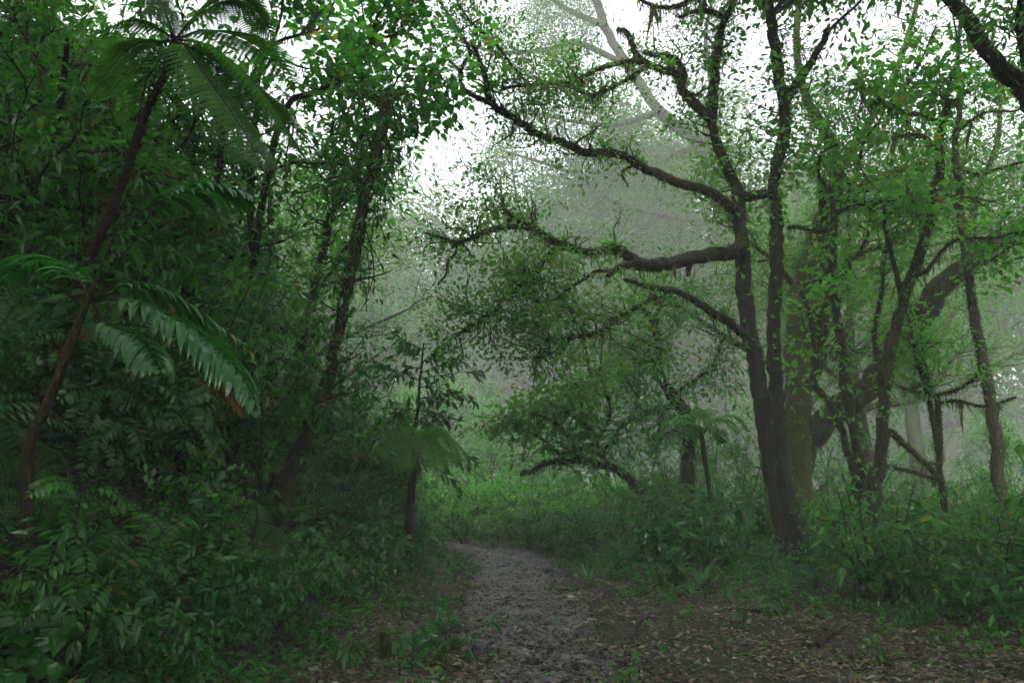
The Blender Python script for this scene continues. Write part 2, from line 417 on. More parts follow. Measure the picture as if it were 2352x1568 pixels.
def gbase(px, py_guess, d):
    p = at(px, py_guess, d); return np.array([p[0], p[1], hz(p[0], p[1])])
def grounded(pts, d, w=None, sink=.15):
    """extend a traced trunk down to the terrain under its first point"""
    x, y, ww = pts[0]; p = at(x, y, d); z = hz(p[0], p[1]) - sink
    lo, hi = y, y+900
    for _ in range(40):
        mid = (lo+hi)/2
        if at(x, mid, d)[2] > z: lo = mid
        else: hi = mid
    return [(x, lo, w or ww*1.25)] + pts if lo > y+4 else pts
# ------------------------------------------------------------------ 1 the big twin-stemmed tree
D = 14.5
t = Tree('mossy_tree', 'tall dark twin stemmed mossy tree with long bare limbs reaching left over the path', 'tree', gbase(1826, 1300, D), leaf='leaf_far', bark='bark_dark', tm=OVAL)
A = [(1815, 1310, 60), (1800, 1220, 44), (1778, 1130, 38), (1765, 1050, 38), (1752, 950, 43), (1742, 870, 44), (1730, 790, 44), (1712, 700, 42), (1708, 620, 40), (1701, 540, 35), (1697, 476, 38), (1690, 432, 32), (1661, 366, 27), (1639, 311, 26), (1638, 256, 27), (1640, 183, 26), (1650, 110, 25), (1661, 55, 20), (1685, 5, 17), (1705, -70, 12)]
B = [(1842, 1310, 70), (1824, 1220, 48), (1808, 1130, 39), (1798, 1060, 36), (1790, 950, 35), (1780, 860, 36), (1776, 800, 37), (1779, 700, 35), (1783, 600, 36), (1784, 517, 33), (1777, 440, 30), (1779, 400, 30), (1795, 340, 32), (1803, 290, 32), (1803, 240, 34), (1788, 180, 31), (1780, 100, 30), (1770, 40, 30), (1757, -20, 28), (1745, -110, 24)]
A = [(x, y, w*.86) for x, y, w in A]; B = [(x, y, w*.86) for x, y, w in B]
A, rA = t.limb(grounded(A, D, 80), D, D+.2, 'trunk', 14, 420, 25, L=.03)
B, rB = t.limb(grounded(B, D, 90), D-.1, D-.4, 'trunk', 14, 420, 25, L=.03)
t.limb(wpts([(1803, 232), (1829, 194), (1862, 146), (1880, 113), (1902, 70)], 24, 15), D-.2, D-.5)
t.limb(wpts([(1900, 74), (1928, 48), (1979, 0), (2020, -60)], 9, 5), D-.5, D-.8)
t.limb(wpts([(1700, 452), (1720, 450), (1745, 448), (1775, 442)], 26, 22), D+.1, D-.2)
b1, r1 = t.limb([(1690, 484, 26), (1672, 470, 24), (1635, 443, 24), (1606, 432, 23), (1551, 417, 22), (1496, 395, 21), (1452, 370, 21), (1412, 352, 20), (1353, 352, 20), (1313, 337, 19), (1276, 322, 18), (1233, 308, 17), (1185, 275, 16), (1160, 260, 18), (1138, 245, 18), (1120, 220, 15), (1116, 183, 13), (1098, 128, 11), (1083, 92, 9)], D, D-2.4, fuzz=220, hang=90)
t.limb(wpts([(1136, 244), (1094, 223), (1065, 205), (1057, 176), (1065, 146), (1080, 125), (1072, 100), (1050, 66), (1025, 26), (1000, -10)], 12, 6), D-2.1, D-2.4)
t.limb(wpts([(1062, 180), (1050, 157), (1028, 135)], 8, 4), D-2.2, D-2.2)
b2, r2 = t.limb(wpts([(1636, 275), (1622, 262), (1588, 234), (1566, 205), (1562, 176), (1540, 166), (1515, 157), (1478, 143), (1456, 114), (1441, 77), (1419, 68)], 26, 12), D+.1, D-1.5, fuzz=260, hang=110)
b2b, r2b = t.limb(wpts([(1566, 195), (1570, 165), (1551, 135), (1515, 128), (1478, 121)], 17, 9), D-.6, D-.9, fuzz=260, hang=100)
b2c, r2c = t.limb(wpts([(1474, 142), (1434, 143), (1368, 161), (1331, 183), (1295, 192), (1251, 192), (1214, 196), (1181, 198), (1148, 209)], 15, 6), D-1.2, D-2.2, hang=100)
b2d, r2d = t.limb(wpts([(1486, 148), (1478, 157), (1441, 183), (1386, 210), (1357, 220), (1324, 205), (1291, 196)], 11, 7), D-1.2, D-1.0, hang=100)
b2e, r2e = t.limb(wpts([(1212, 195), (1188, 165), (1170, 143), (1142, 106), (1094, 62), (1061, 22), (1040, -20)], 7, 4), D-2.1, D-3.4)
t.limb(wpts([(1660, 40), (1628, 26), (1590, 28), (1560, 40)], 16, 8), D, D-.6)
t.limb(wpts([(1640, -25), (1588, 0), (1551, 16), (1515, 16), (1478, 4), (1440, -25)], 13, 8), D-.2, D-1.2, hang=120, hl=.25)
b3, r3 = t.limb([(1706, 560, 34), (1690, 575, 36), (1643, 583, 34), (1588, 594, 33), (1533, 605, 32), (1478, 608, 30), (1460, 601, 28), (1430, 579, 26), (1412, 572, 23), (1375, 579, 22), (1346, 579, 21), (1295, 564, 20), (1258, 546, 18), (1222, 528, 14), (1185, 520, 12), (1160, 522, 12), (1123, 531, 11), (1087, 546, 10), (1050, 557, 10), (1014, 546, 7), (977, 535, 4)], D, D-2.6, fuzz=300, hang=70, L=.035)
b3a, r3a = t.limb(wpts([(1228, 532), (1229, 520), (1185, 505), (1159, 476), (1155, 450)], 12, 6), D-1.7, D-1.5, hang=120)
b3b, r3b = t.limb(wpts([(1290, 562), (1269, 579), (1247, 597), (1240, 619), (1222, 641), (1196, 660), (1160, 674), (1142, 704), (1116, 729), (1080, 751), (1047, 770)], 14, 5), D-1.6, D-3, hang=90)
t.limb(wpts([(1050, 555), (1045, 583), (1028, 601), (1025, 630), (1006, 652)], 7, 4), D-2.4, D-2.4)
t.limb(wpts([(1468, 604), (1430, 612), (1410, 622), (1396, 634)], 20, 12), D-1.3, D-1.7)
b3c, r3c = t.limb(wpts([(1400, 622), (1368, 623), (1342, 641), (1306, 663), (1269, 689), (1229, 689), (1203, 671)], 9, 4), D-1.6, D-2.2)
b4, r4 = t.limb(wpts([(1722, 780), (1709, 769), (1679, 744), (1635, 718), (1588, 685), (1551, 667), (1507, 663), (1471, 652), (1434, 641)], 24, 9), D, D-1.6)
b4b, r4b = t.limb(wpts([(1532, 664), (1515, 678), (1478, 696), (1449, 714), (1405, 737), (1386, 755), (1357, 770), (1313, 773), (1269, 779), (1236, 780)], 14, 6), D-1, D-2.2, hang=120)
b4c, r4c = t.limb(wpts([(1320, 773), (1309, 777), (1287, 802), (1247, 817), (1222, 823)], 9, 4), D-1.9, D-2.5, hang=100)
t.limb(wpts([(1590, 594), (1582, 615), (1580, 634)], 20, 7), D-.4, D-.4)
# stubs and small gnarled side shoots that stand on the limbs
for P, r, n in ((b1, r1, 8), (b2c, r2c, 5), (b3, r3, 8), (b3b, r3b, 6), (b4b, r4b, 8), (b2, r2, 3), (b2d, r2d, 4)):
    for _ in range(n):
        i = int(rng.uniform(.25, .95)*(len(P)-1))
        Q = walk(P[i], rng.normal(0, 1, 3)*np.array([1, .6, .9]) + np.array([-.3, 0, rng.choice([.9, -.7])]), rng.uniform(.2, .75), 5, .45)
        t.limb(Q, 0, nm='branch', seg=6, k=3, world=True, rad=np.linspace(max(r[i]*.38, .012), .007, 6), fuzz=130, hang=60, hl=.1)
for P, r, n in ((b1, r1, 34), (b2c, r2c, 26), (b2e, r2e, 14), (b3, r3, 30), (b3b, r3b, 60), (b4b, r4b, 34), (b3c, r3c, 34), (b2d, r2d, 18), (b4c, r4c, 26), (b3a, r3a, 14), (b2b, r2b, 10)):
    t.sprout(P, r, n, .85, .085, 9, .14, t0=.3, up=.3)
t.sprout(A, rA, 26, .8, .13, 7, .18, t0=.45, up=.2); t.sprout(B, rB, 30, .8, .13, 7, .18, t0=.5, up=.2)
# the high crown, mostly above the picture, added and turned to shade the near air
for k in range(15):
    src, i = (A, len(A)-3) if k % 2 else (B, len(B)-3-(k % 3)*4)
    a = -2.5 + 3.2*k/14; q, rq = smooth(walk(src[i], (math.cos(a), math.sin(a), .75), rng.uniform(3.5, 5.5), 7, .15, (0, 0, -.03)), np.linspace(.05, .012, 8), 3)
    tube(t.twigs, q, rq, 6, cap=False); t.sprout(q, rq, 30, 1.2, .15, 13, .24, t0=.2, up=.3)
climbers(t.C, A, rA, 34, .12, .3, 1); climbers(t.C, B, rB, 44, .12, .3, 1)
t.done()
MAIN = dict(A=A, B=B, b1=b1, b2=b2, b3=b3, b4=b4, b4b=b4b)

# ------------------------------------------------------------------ 2 trees on the right
t = Tree('mossy_tree', 'thick mossy trunk close behind the dark twin stemmed tree', 'tree', gbase(1842, 1290, 18), leaf='leaf_far', bark='bark_green')
P, r = t.limb(grounded([(1840, 1180, 60), (1838, 1100, 54), (1834, 950, 54), (1832, 810, 56), (1842, 690, 54), (1862, 600, 50), (1885, 520, 44), (1915, 440, 36), (1920, 380, 30), (1900, 310, 26), (1870, 260, 22), (1848, 215, 20), (1830, 100, 16), (1840, -40, 12)], 18, 80), 18, 18.6, 'trunk', 14, 420, 60, hl=.2)
t.sprout(P, r, 46, 1.3, .11, 10, .22, t0=.55, up=.2); climbers(t.C, P, r, 60, .14, .15, .8)
t.limb(wpts([(1888, 515), (1960, 440), (2040, 400), (2130, 370)], 20, 8), 18.3, 19.5)
t.limb(wpts([(1918, 400), (1990, 290), (2060, 160), (2100, 30), (2110, -60)], 18, 9), 18.4, 20)
for q, rq in t.limbs[-2:]: t.sprout(q, rq, 34, 1.3, .11, 10, .22, t0=.2, up=.2)
t.done()

t = Tree('leaning_tree', 'thick mossy trunk leaning far to the right behind the slender stems', 'tree', gbase(1850, 1120, 19.5), leaf='leaf_far')
P, r = t.limb(grounded([(1838, 1060, 60), (1880, 980, 58), (1979, 901, 58), (2052, 810, 58), (2118, 722, 58), (2180, 645, 50), (2265, 572, 44), (2350, 520, 38), (2440, 440, 30), (2500, 330, 22)], 19.5, 80), 19.5, 18.2, 'trunk', 14, 420, 60, hl=.18)
t.limb(wpts([(2275, 565), (2316, 552), (2370, 552), (2430, 540)], 24, 14), 18.7, 18.2)
q = t.limb(wpts([(2190, 640), (2230, 560), (2240, 450), (2290, 330), (2300, 180)], 20, 8), 18.8, 20)
t.sprout(q[0], q[1], 40, 1.3, .11, 10, .22, t0=.2); t.sprout(P, r, 10, 1.2, .12, 7, .2, t0=.6, up=.5); climbers(t.C, P, r, 14, .12)
t.done()

t = Tree('slender_tree', 'dark sinuous slender tree with a twisted mossy crown of large leaves', 'tree', gbase(2012, 1200, 14.5), leaf='leaf_light', tm=OVAL)
P, r = t.limb(grounded([(2005, 1110, 30), (2019, 1088, 28), (2026, 993, 27), (2030, 919, 26), (2034, 846, 26), (2052, 773, 25), (2070, 711, 25), (2089, 645, 24), (2111, 590, 23), (2125, 542, 23), (2147, 458, 22), (2158, 384, 20), (2158, 330, 18), (2166, 275, 16), (2173, 250, 14)], 14.5, 40), 14.5, 14, 'trunk', 12, 330, 40)
E = [wpts([(2158, 282), (2111, 264), (2060, 253), (2027, 234), (2005, 209), (1997, 190)], 12, 6), wpts([(2020, 238), (1986, 231), (1975, 201), (1950, 190)], 9, 4), wpts([(2147, 336), (2118, 311), (2074, 311), (2050, 320)], 10, 4),
     wpts([(2170, 258), (2191, 234), (2235, 205), (2290, 190)], 8, 4), wpts([(2050, 250), (2070, 220), (2089, 183), (2122, 125), (2150, 60)], 8, 4), wpts([(2075, 690), (2067, 663), (2049, 590), (2034, 528), (2030, 470)], 14, 8),
     wpts([(2128, 535), (2110, 490), (2092, 458), (2085, 430)], 10, 5), wpts([(2090, 640), (2130, 620), (2160, 580), (2200, 550), (2290, 545), (2352, 530)], 11, 5), wpts([(2165, 290), (2180, 200), (2200, 120), (2190, 40)], 8, 4)]
for k, e in enumerate(E):
    q, rq = t.limb(e, 14.2, 13.6+rng.uniform(-.8, .8), hang=90, hl=.18)
    t.sprout(q, rq, 6, .7, .18, 5, .2, t0=.25, up=.3)
climbers(t.C, P, r, 26, .12)
t.done()

t = Tree('slender_tree', 'forked mossy tree of two wavy stems between the thick trunk and the sinuous tree', 'tree', gbase(1968, 1180, 15), leaf='leaf_light', tm=OVAL)
P, r = t.limb(grounded([(1980, 1100, 24), (1975, 1066, 22), (1957, 956, 21), (1939, 883, 21), (1939, 828, 20), (1928, 766, 19), (1917, 700, 19), (1913, 627, 17), (1915, 553, 15), (1913, 476, 12), (1905, 430, 8)], 15, 30), 15, 14.8, 'trunk', 10, 320, 40)
q, rq = t.limb(grounded([(1965, 1110, 18), (1957, 1073, 17), (1928, 975, 17), (1906, 927, 15), (1869, 879, 14), (1877, 828, 13), (1869, 773, 12), (1858, 715, 11), (1840, 667, 9)], 15, 26), 15, 14.4, 'trunk', 10, 320, 40)
q2, rq2 = t.limb(wpts([(2030, 870), (2016, 839), (2008, 773), (2016, 718), (2027, 663), (2027, 619), (2035, 560)], 13, 7), 15.2, 15.4, 'branch', 9, 300, 40)
t.limb(wpts([(1940, 900), (1990, 890), (2028, 872)], 10, 12), 15, 15.2)
for a in ((P, rq), (P, r), (q, rq), (q2, rq2)): t.sprout(a[0], a[1] if len(a[1]) == len(a[0]) else r, 6, .7, .17, 5, .2, t0=.55, up=.25)
b = t.limb(wpts([(1914, 520), (1880, 530), (1840, 522), (1810, 522)], 12, 8), 14.9, 14.6)
b = t.limb(wpts([(1912, 500), (1960, 470), (2000, 480), (2030, 520)], 8, 4), 14.9, 14.4); t.sprout(b[0], b[1], 8, .7, .17, 5, .2)
b = t.limb(wpts([(1908, 440), (1880, 400), (1890, 350), (1930, 330)], 8, 4), 14.9, 14.2); t.sprout(b[0], b[1], 8, .7, .17, 5, .2)
climbers(t.C, P, r, 40, .12); climbers(t.C, q, rq, 30, .11)
t.done()

t = Tree('slender_tree', 'tall slim pale trunk leaning left near the right edge of the wood', 'tree', gbase(2301, 1170, 15), leaf='leaf_light', bark='bark_pale', tm=OVAL)
P, r = t.limb(grounded([(2301, 1155, 28), (2294, 1088, 27), (2287, 993, 26), (2276, 938, 25), (2261, 846, 24), (2246, 773, 23), (2235, 700, 21), (2221, 608, 19), (2213, 535, 18), (2206, 494, 17), (2202, 421, 17), (2195, 366, 16), (2195, 311, 14), (2205, 240, 11), (2200, 120, 8), (2215, 0, 6)], 15, 36), 15, 15.6, 'trunk', 11, 330, 18)
for e in (wpts([(2196, 380), (2240, 400), (2300, 385), (2370, 365)], 9, 5), wpts([(2200, 300), (2260, 260), (2330, 255), (2380, 230)], 8, 4), wpts([(2222, 612), (2270, 600), (2330, 560)], 7, 4), wpts([(2205, 250), (2150, 200), (2120, 150)], 7, 4)):
    b = t.limb(e, 15.3, 14.5); t.sprout(b[0], b[1], 9, .8, .17, 5, .2, t0=.2)
climbers(t.C, P, r, 14, .1)
t.done()

t = Tree('thin_tree', 'thin double stemmed mossy sapling with level moss hung side branches in the mist', 'tree', gbase(2168, 1170, 15.5), leaf='leaf_light')
P, r = t.limb(grounded([(2168, 1159, 15), (2158, 1086, 14), (2158, 1030, 13), (2155, 956, 13), (2151, 912, 12), (2137, 887, 11), (2118, 821, 8)], 15.5, 18), 15.5, 15.4, 'trunk', 9, 280, 30)
q, rq = t.limb(wpts([(2157, 1040), (2147, 993), (2133, 920), (2114, 846), (2103, 810), (2095, 760)], 13, 8), 15.45, 15.2, 'trunk', 9, 280, 30)
for e in (wpts([(2151, 908), (2199, 894), (2246, 865)], 8, 6), wpts([(2156, 926), (2199, 920), (2246, 932), (2283, 929), (2334, 912)], 8, 6), wpts([(2130, 903), (2085, 894), (2049, 879)], 7, 4), wpts([(2120, 880), (2105, 884), (2090, 890)], 6, 4)):
    b = t.limb(e, 15.4, 15.0, hang=110); t.sprout(b[0], b[1], 2, .5, .12, 5, .15)
t.sprout(q, rq, 22, .8, .14, 7, .2, t0=.75, up=.3); t.sprout(P, r, 14, .7, .14, 7, .2, t0=.8, up=.3)
t.done()

t = Tree('fallen_branch', 'mossy fallen bough slanting down to the foot of the thin double stem', 'branch', gbase(2140, 1100, 15), leaf='leaf_light')
t.limb(wpts([(2040, 990), (2052, 997), (2089, 1030), (2118, 1059), (2150, 1090), (2165, 1120)], 15, 12), 14.8, 15.2, 'bough', hang=50)
t.limb(wpts([(2112, 1053), (2130, 1062), (2160, 1066)], 8, 6), 15, 15.2)
t.done()
t = Tree('fallen_branch', 'lower mossy fallen bough lying almost level above the right undergrowth', 'branch', gbase(2090, 1110, 14.9), leaf='leaf_light')
t.limb(wpts([(2030, 1070), (2075, 1078), (2110, 1087), (2165, 1106)], 9, 10), 14.8, 15, 'bough', hang=50)
t.done()

t = Tree('mossy_tree', 'dark thick limb and trunk of a near tree at the upper right corner', 'tree', gbase(2480, 1200, 11), leaf='leaf', bark='bark_dark')
P, r = t.limb(grounded([(2460, 900, 60), (2450, 600, 56), (2425, 380, 54), (2400, 280, 50)], 11, 70), 11, 11, 'trunk', 12, 250, 30)
P, r = t.limb([(2405, 300, 46), (2352, 205, 44), (2331, 183, 42), (2294, 154, 40), (2261, 110, 38), (2235, 62, 36), (2210, 29, 34), (2184, 0, 32), (2150, -60, 28), (2100, -140, 20)], 11, 11.6, hang=40, fuzz=300)
q, rq = t.limb([(2400, 290, 30), (2366, 180, 24), (2352, 110, 22), (2342, 50, 22), (2347, 0, 20), (2355, -80, 18)], 11, 10.4)
for p, x in ((P, r), (q, rq)): t.sprout(p, x, 10, .9, .15, 6, .2, t0=.1)
t.done()

# ------------------------------------------------------------------ 3 trees in the middle
t = Tree('crooked_tree', 'crooked leafy tree with broken top stubs in the middle of the wood', 'tree', gbase(1580, 1200, 17), leaf='leaf')
P, r = t.limb(grounded([(1575, 1130, 32), (1584, 993, 28), (1577, 956, 28), (1558, 927, 27), (1537, 898, 24), (1518, 868, 22), (1511, 839, 20), (1515, 802, 20), (1507, 766, 18), (1496, 729, 16), (1471, 707, 12)], 17, 40), 17, 16.8, 'trunk', 11, 300, 40)
for e in (wpts([(1497, 735), (1518, 700), (1526, 678), (1550, 665)], 9, 5), wpts([(1506, 845), (1495, 830), (1482, 813)], 14, 9), wpts([(1552, 922), (1515, 942), (1471, 949), (1441, 967), (1419, 989), (1412, 1011), (1383, 1033)], 17, 8), wpts([(1580, 990), (1545, 990), (1512, 988)], 14, 10), wpts([(1545, 905), (1600, 870), (1640, 830), (1660, 780)], 9, 5), wpts([(1470, 950), (1455, 900), (1430, 850), (1425, 800)], 8, 4)):
    b = t.limb(e, 16.9, 16.3, hang=90); t.sprout(b[0], b[1], 16, .8, .15, 8, .2, t0=.2, up=.3)
t.sprout(P, r, 16, .8, .14, 6, .2, t0=.4, up=.2); climbers(t.C, P, r, 34, .12, 0, .6, .2)
t.done()
t = Tree('arching_tree', 'low mossy bough arching left over the end of the path', 'tree', gbase(1510, 1200, 16.5), leaf='leaf_light', tm=OVAL)
P, r = t.limb(grounded([(1508, 1190, 24), (1504, 1181, 23), (1478, 1137, 22), (1449, 1104, 20), (1412, 1075, 18), (1368, 1064, 17), (1331, 1056, 16), (1295, 1060, 14), (1255, 1062, 13), (1229, 1078, 11), (1196, 1089, 8)], 16.5, 28), 16.5, 15.6, 'trunk', 10, 300, 60, hl=.12)
L = [wpts([(1405, 1074), (1379, 1045), (1353, 1027), (1317, 1034), (1290, 1040)], 10, 5), wpts([(1380, 1045), (1360, 990), (1310, 950), (1270, 930)], 9, 4), wpts([(1330, 1056), (1310, 1000), (1260, 960), (1220, 950)], 8, 4), wpts([(1355, 1030), (1400, 960), (1390, 890), (1370, 850)], 9, 4), wpts([(1300, 1058), (1250, 1010), (1200, 985), (1160, 960)], 8, 4), wpts([(1345, 985), (1330, 920), (1300, 880)], 7, 4)]
for e in L:
    b = t.limb(e, 16, 15.2+rng.uniform(-.5, .5), fuzz=250, hang=60); t.sprout(b[0], b[1], 13, .65, .16, 5, .2, t0=.3, up=.35)
t.done()

t = Tree('misty_tree', 'great misty tree whose pale limbs spread behind the dark long limbs', 'tree', gbase(1700, 1000, 62), leaf='leaf_far', tm=SMALL)
P, r = t.limb(grounded([(1715, 1000, 44), (1690, 600, 38), (1650, 430, 34), (1606, 330, 32), (1515, 256, 28), (1440, 150, 24), (1390, 60, 20), (1350, -60, 16)], 62, 60), 62, 64, 'trunk', 10, 12, 10, hl=.7, L=.16)
ML = [[(1665, 520), (1560, 500), (1427, 469), (1368, 439), (1324, 403), (1250, 375), (1150, 345)], [(1440, 150), (1331, 99), (1258, 113), (1148, 121), (1040, 90)], [(1515, 256), (1420, 285), (1320, 280), (1200, 250)], [(1390, 60), (1300, 20), (1230, -30)], [(1606, 330), (1500, 375), (1400, 360)], [(1680, 560), (1580, 590), (1450, 570), (1330, 590), (1200, 620), (1080, 600)], [(1690, 640), (1560, 690), (1420, 680), (1300, 700), (1150, 700)], [(1620, 350), (1640, 230), (1620, 100), (1640, -20)], [(1700, 640), (1760, 480), (1850, 330), (1900, 180)]]
for e in ML:
    b = t.limb(wpts(e, 18, 6), 62.5, 62.5+rng.uniform(-7, 7), fuzz=10, hang=10, hl=.7, L=.15, seg=7)
    t.sprout(b[0], b[1], 54, 3.9, .30, 15, .62, t0=.12, up=.12, wmin=.014, bare=.05)
t.done()

# ------------------------------------------------------------------ 4 trees on the left bank
t = Tree('broken_trunk', 'leaning dark broken off trunk wrapped in climbing leaves beside the path', 'tree trunk', gbase(650, 1200, 10), leaf='leaf_dark')
P, r = t.limb(grounded([(655, 1120, 36), (691, 1030, 32), (713, 975, 30), (735, 920, 27), (754, 865, 26), (772, 791, 26), (790, 700, 28), (809, 608, 28), (823, 531, 28), (834, 476, 27), (845, 421, 26), (863, 366, 26), (875, 293, 27), (885, 240, 29), (889, 218, 26)], 10, 44), 10, 10.4, 'trunk', 13, 300, 40)
mb = MB()
for k in range(9):
    a = k*.7; o = np.array([math.cos(a), math.sin(a), 0])*r[-1]*.6
    tube(mb, np.array([P[-1]+o-np.array([0, 0, .1]), P[-1]+o*1.1+np.array([.01, 0, rng.uniform(.03, .16)])]), [.02, .004], 4)
t._b(mb, 'splinters', t.bark)
climbers(t.C, P, r, 34, .10, .3, 1, .16); climbers(t.C, P, r, 30, .13, 0, .4, .2)
climbers(t.C, P[-20:]+np.array([.14, 0, 0]), r[-20:], 70, .13, 0, .8, .16)
t.sprout(P, r, 26, .8, .13, 6, .16, t0=.2, up=.0)
vm = MB()
for k in range(22):
    i = rng.integers(len(P)//2, len(P)); q = P[i] + rng.normal(0, .08, 3)
    Q = walk(q + np.array([.1, -.1, 0]), (0.1, 0, -1), rng.uniform(.4, 1.3), 7, .15, (0, 0, -.2)); tube(vm, Q, np.full(8, .006), 4)
t._b(vm, 'hanging_vines', M['twig']); t.done()

t = Tree('broadleaf_tree', 'tree with large round leaves on dark forking boughs above the broken trunk', 'tree', gbase(560, 1100, 11.8), leaf='leaf', tm=HEART, bark='bark_dark')
t.limb(grounded([(560, 900, 18), (575, 700, 17), (600, 480, 17), (640, 290, 16), (673, 225, 15)], 11.8, 26), 11.8, 11.5, 'trunk', 9, 200, 30)
Lq = [[(673, 225), (713, 216), (750, 201), (776, 194), (790, 161), (805, 135), (809, 103), (820, 88), (849, 88)], [(801, 146), (831, 135), (849, 110), (849, 88), (838, 55), (831, 0), (835, -60)], [(849, 88), (864, 44), (886, 7), (900, -50)], [(849, 88), (904, 81), (929, 55), (948, 7), (955, -40)],
      [(776, 196), (809, 212), (831, 220), (860, 212), (900, 203), (915, 176), (929, 157), (937, 106)], [(831, 222), (838, 256), (838, 293), (820, 340), (827, 366), (809, 421)], [(580, 640), (575, 420), (589, 250), (600, 150), (636, 99), (684, 81), (739, 62), (770, 0)], [(595, 280), (589, 150), (647, 139), (702, 157), (765, 157)], [(900, 203), (940, 240), (960, 290), (950, 330)], [(600, 150), (640, 60), (650, 0), (660, -60)], [(929, 157), (970, 160), (1000, 170), (1020, 185)], [(690, 80), (740, 20), (740, -40)]]
for i, e in enumerate(Lq):
    b = t.limb(wpts(e, 15 if i in (0, 6) else 8, 5 if i in (0, 6) else 3), 11.6, 11.6 + rng.uniform(-.9, 1.2), fuzz=90, hang=40, seg=7)
    t.sprout(b[0], b[1], 11, .65, .15, 4, .18, t0=.15, up=.15, wmin=.003)
t.done()

t = Tree('thin_tree', 'pale thin stems rising behind the broken leaning trunk', 'tree', gbase(700, 1000, 13), leaf='leaf_light', bark='bark_pale')
P, r = t.limb(grounded([(690, 800, 22), (713, 700, 20), (732, 627, 20), (750, 535, 18), (754, 513, 17), (768, 476, 14), (768, 384, 8), (765, 300, 5)], 13, 26), 13, 13, 'trunk', 9, 180, 60)
b = t.limb(wpts([(754, 505), (776, 469), (809, 421), (827, 366), (838, 300), (850, 240)], 12, 5), 13, 12.6); t.sprout(b[0], b[1], 22, .9, .15, 6, .22, t0=.2)
b = t.limb(wpts([(800, 700), (810, 600), (830, 500), (880, 400), (900, 330)], 8, 4), 13.6, 13.8); t.sprout(b[0], b[1], 22, .9, .15, 6, .22, t0=.2)
b = t.limb(wpts([(750, 640), (790, 580), (800, 560)], 10, 6), 13, 12.7)
t.sprout(P, r, 34, .9, .15, 6, .22, t0=.3); t.done()

t = Tree('sapling', 'thin sapling with drooping glossy leaf sprays at the left edge of the path', 'sapling', gbase(925, 1262, 18), leaf='leaf_dark', tm=LANCE)
d = 14.5
P, r = t.limb(grounded([(930, 1240, 14), (940, 1160, 13), (948, 1080, 12), (952, 1000, 10), (960, 930, 7), (966, 860, 5), (973, 790, 3)], d, 16), d, d, 'trunk', 8, 100, 6)
for k in range(24):
    i = rng.integers(int(len(P)*.45), len(P)-1); s = rng.choice([-1, 1, 1]); Q = walk(P[i], (s, rng.normal(0, .8), rng.uniform(-.1, .7)), rng.uniform(.5, 1.4), 7, .12, (0, 0, -.06))
    tube(t.twigs, Q, np.linspace(.009, .003, 8), 4)
    for j in range(1, 8):
        n = 4; t.C.append((np.repeat(Q[j:j+1], n, 0)+rnd(n, .04), nrm(np.array([s*.6, 0, -.35]) + rnd(n, .6)), np.array([0, 0, 1.])+rnd(n, .3), .23*rng.uniform(.7, 1.25, n)))
t.done()
# ------------------------------------------------------------------ fronds
def strip(mb, C, wid, up, fold=.12, m=0):
    """a long leaf blade with a midrib fold: centre line C, widths wid, up vectors"""
    T = nrm(np.gradient(C, axis=0)); X = nrm(np.cross(T, up)); Z = np.cross(X, T); k = len(C)
    V = np.stack([C - X*wid[:, None] + Z*(wid*fold)[:, None]*2, C, C + X*wid[:, None] + Z*(wid*fold)[:, None]*2], 1).reshape(-1, 3)
    F = []
    for i in range(k-1):
        a = i*3; F += [[a, a+1, a+4, a+3], [a+1, a+2, a+5, a+4]]
    mb.add(V, F, m)

def palm_frond(mb, P, r0, n, Lmax, wid, droop, t0=.15, side_up=.2, m_leaf=0, m_st=1, upness=0):
    P, r = smooth(P, np.linspace(r0, r0*.3, len(P)), 6); tube(mb, P, r, 6, m_st)
    T, k = nrm(np.gradient(P, axis=0)), len(P)
    for j in range(n):
        t = t0 + (1-t0)*j/(n-1); i = min(int(t*(k-1)), k-1); Tn = T[i]
        S = nrm(np.cross(Tn, [0, 0, 1.])); U = np.cross(S, Tn)
        L = Lmax*(math.sin(PI*min(max((t-t0)/(1-t0)*.82+.16, 0), 1))**.7)*rng.uniform(.9, 1.08)
        for sd in (-1, 1):
            d = nrm(S*sd*.85 + Tn*(.45+.5*t) + U*side_up + rng.normal(0, .05, 3)); C = [P[i]]
            for q in range(6):
                d = nrm(d + np.array([0, 0, -droop*(.5+q*.22)]) + np.array([0, 0, upness])); C.append(C[-1]+d*L/6)
            strip(mb, np.array(C), wid*np.array([.35, .85, 1, 1, .85, .5, .04]), np.broadcast_to(U*.6+np.array([0, 0, .5])+S*sd*.15, (7, 3)), .16, m_leaf)

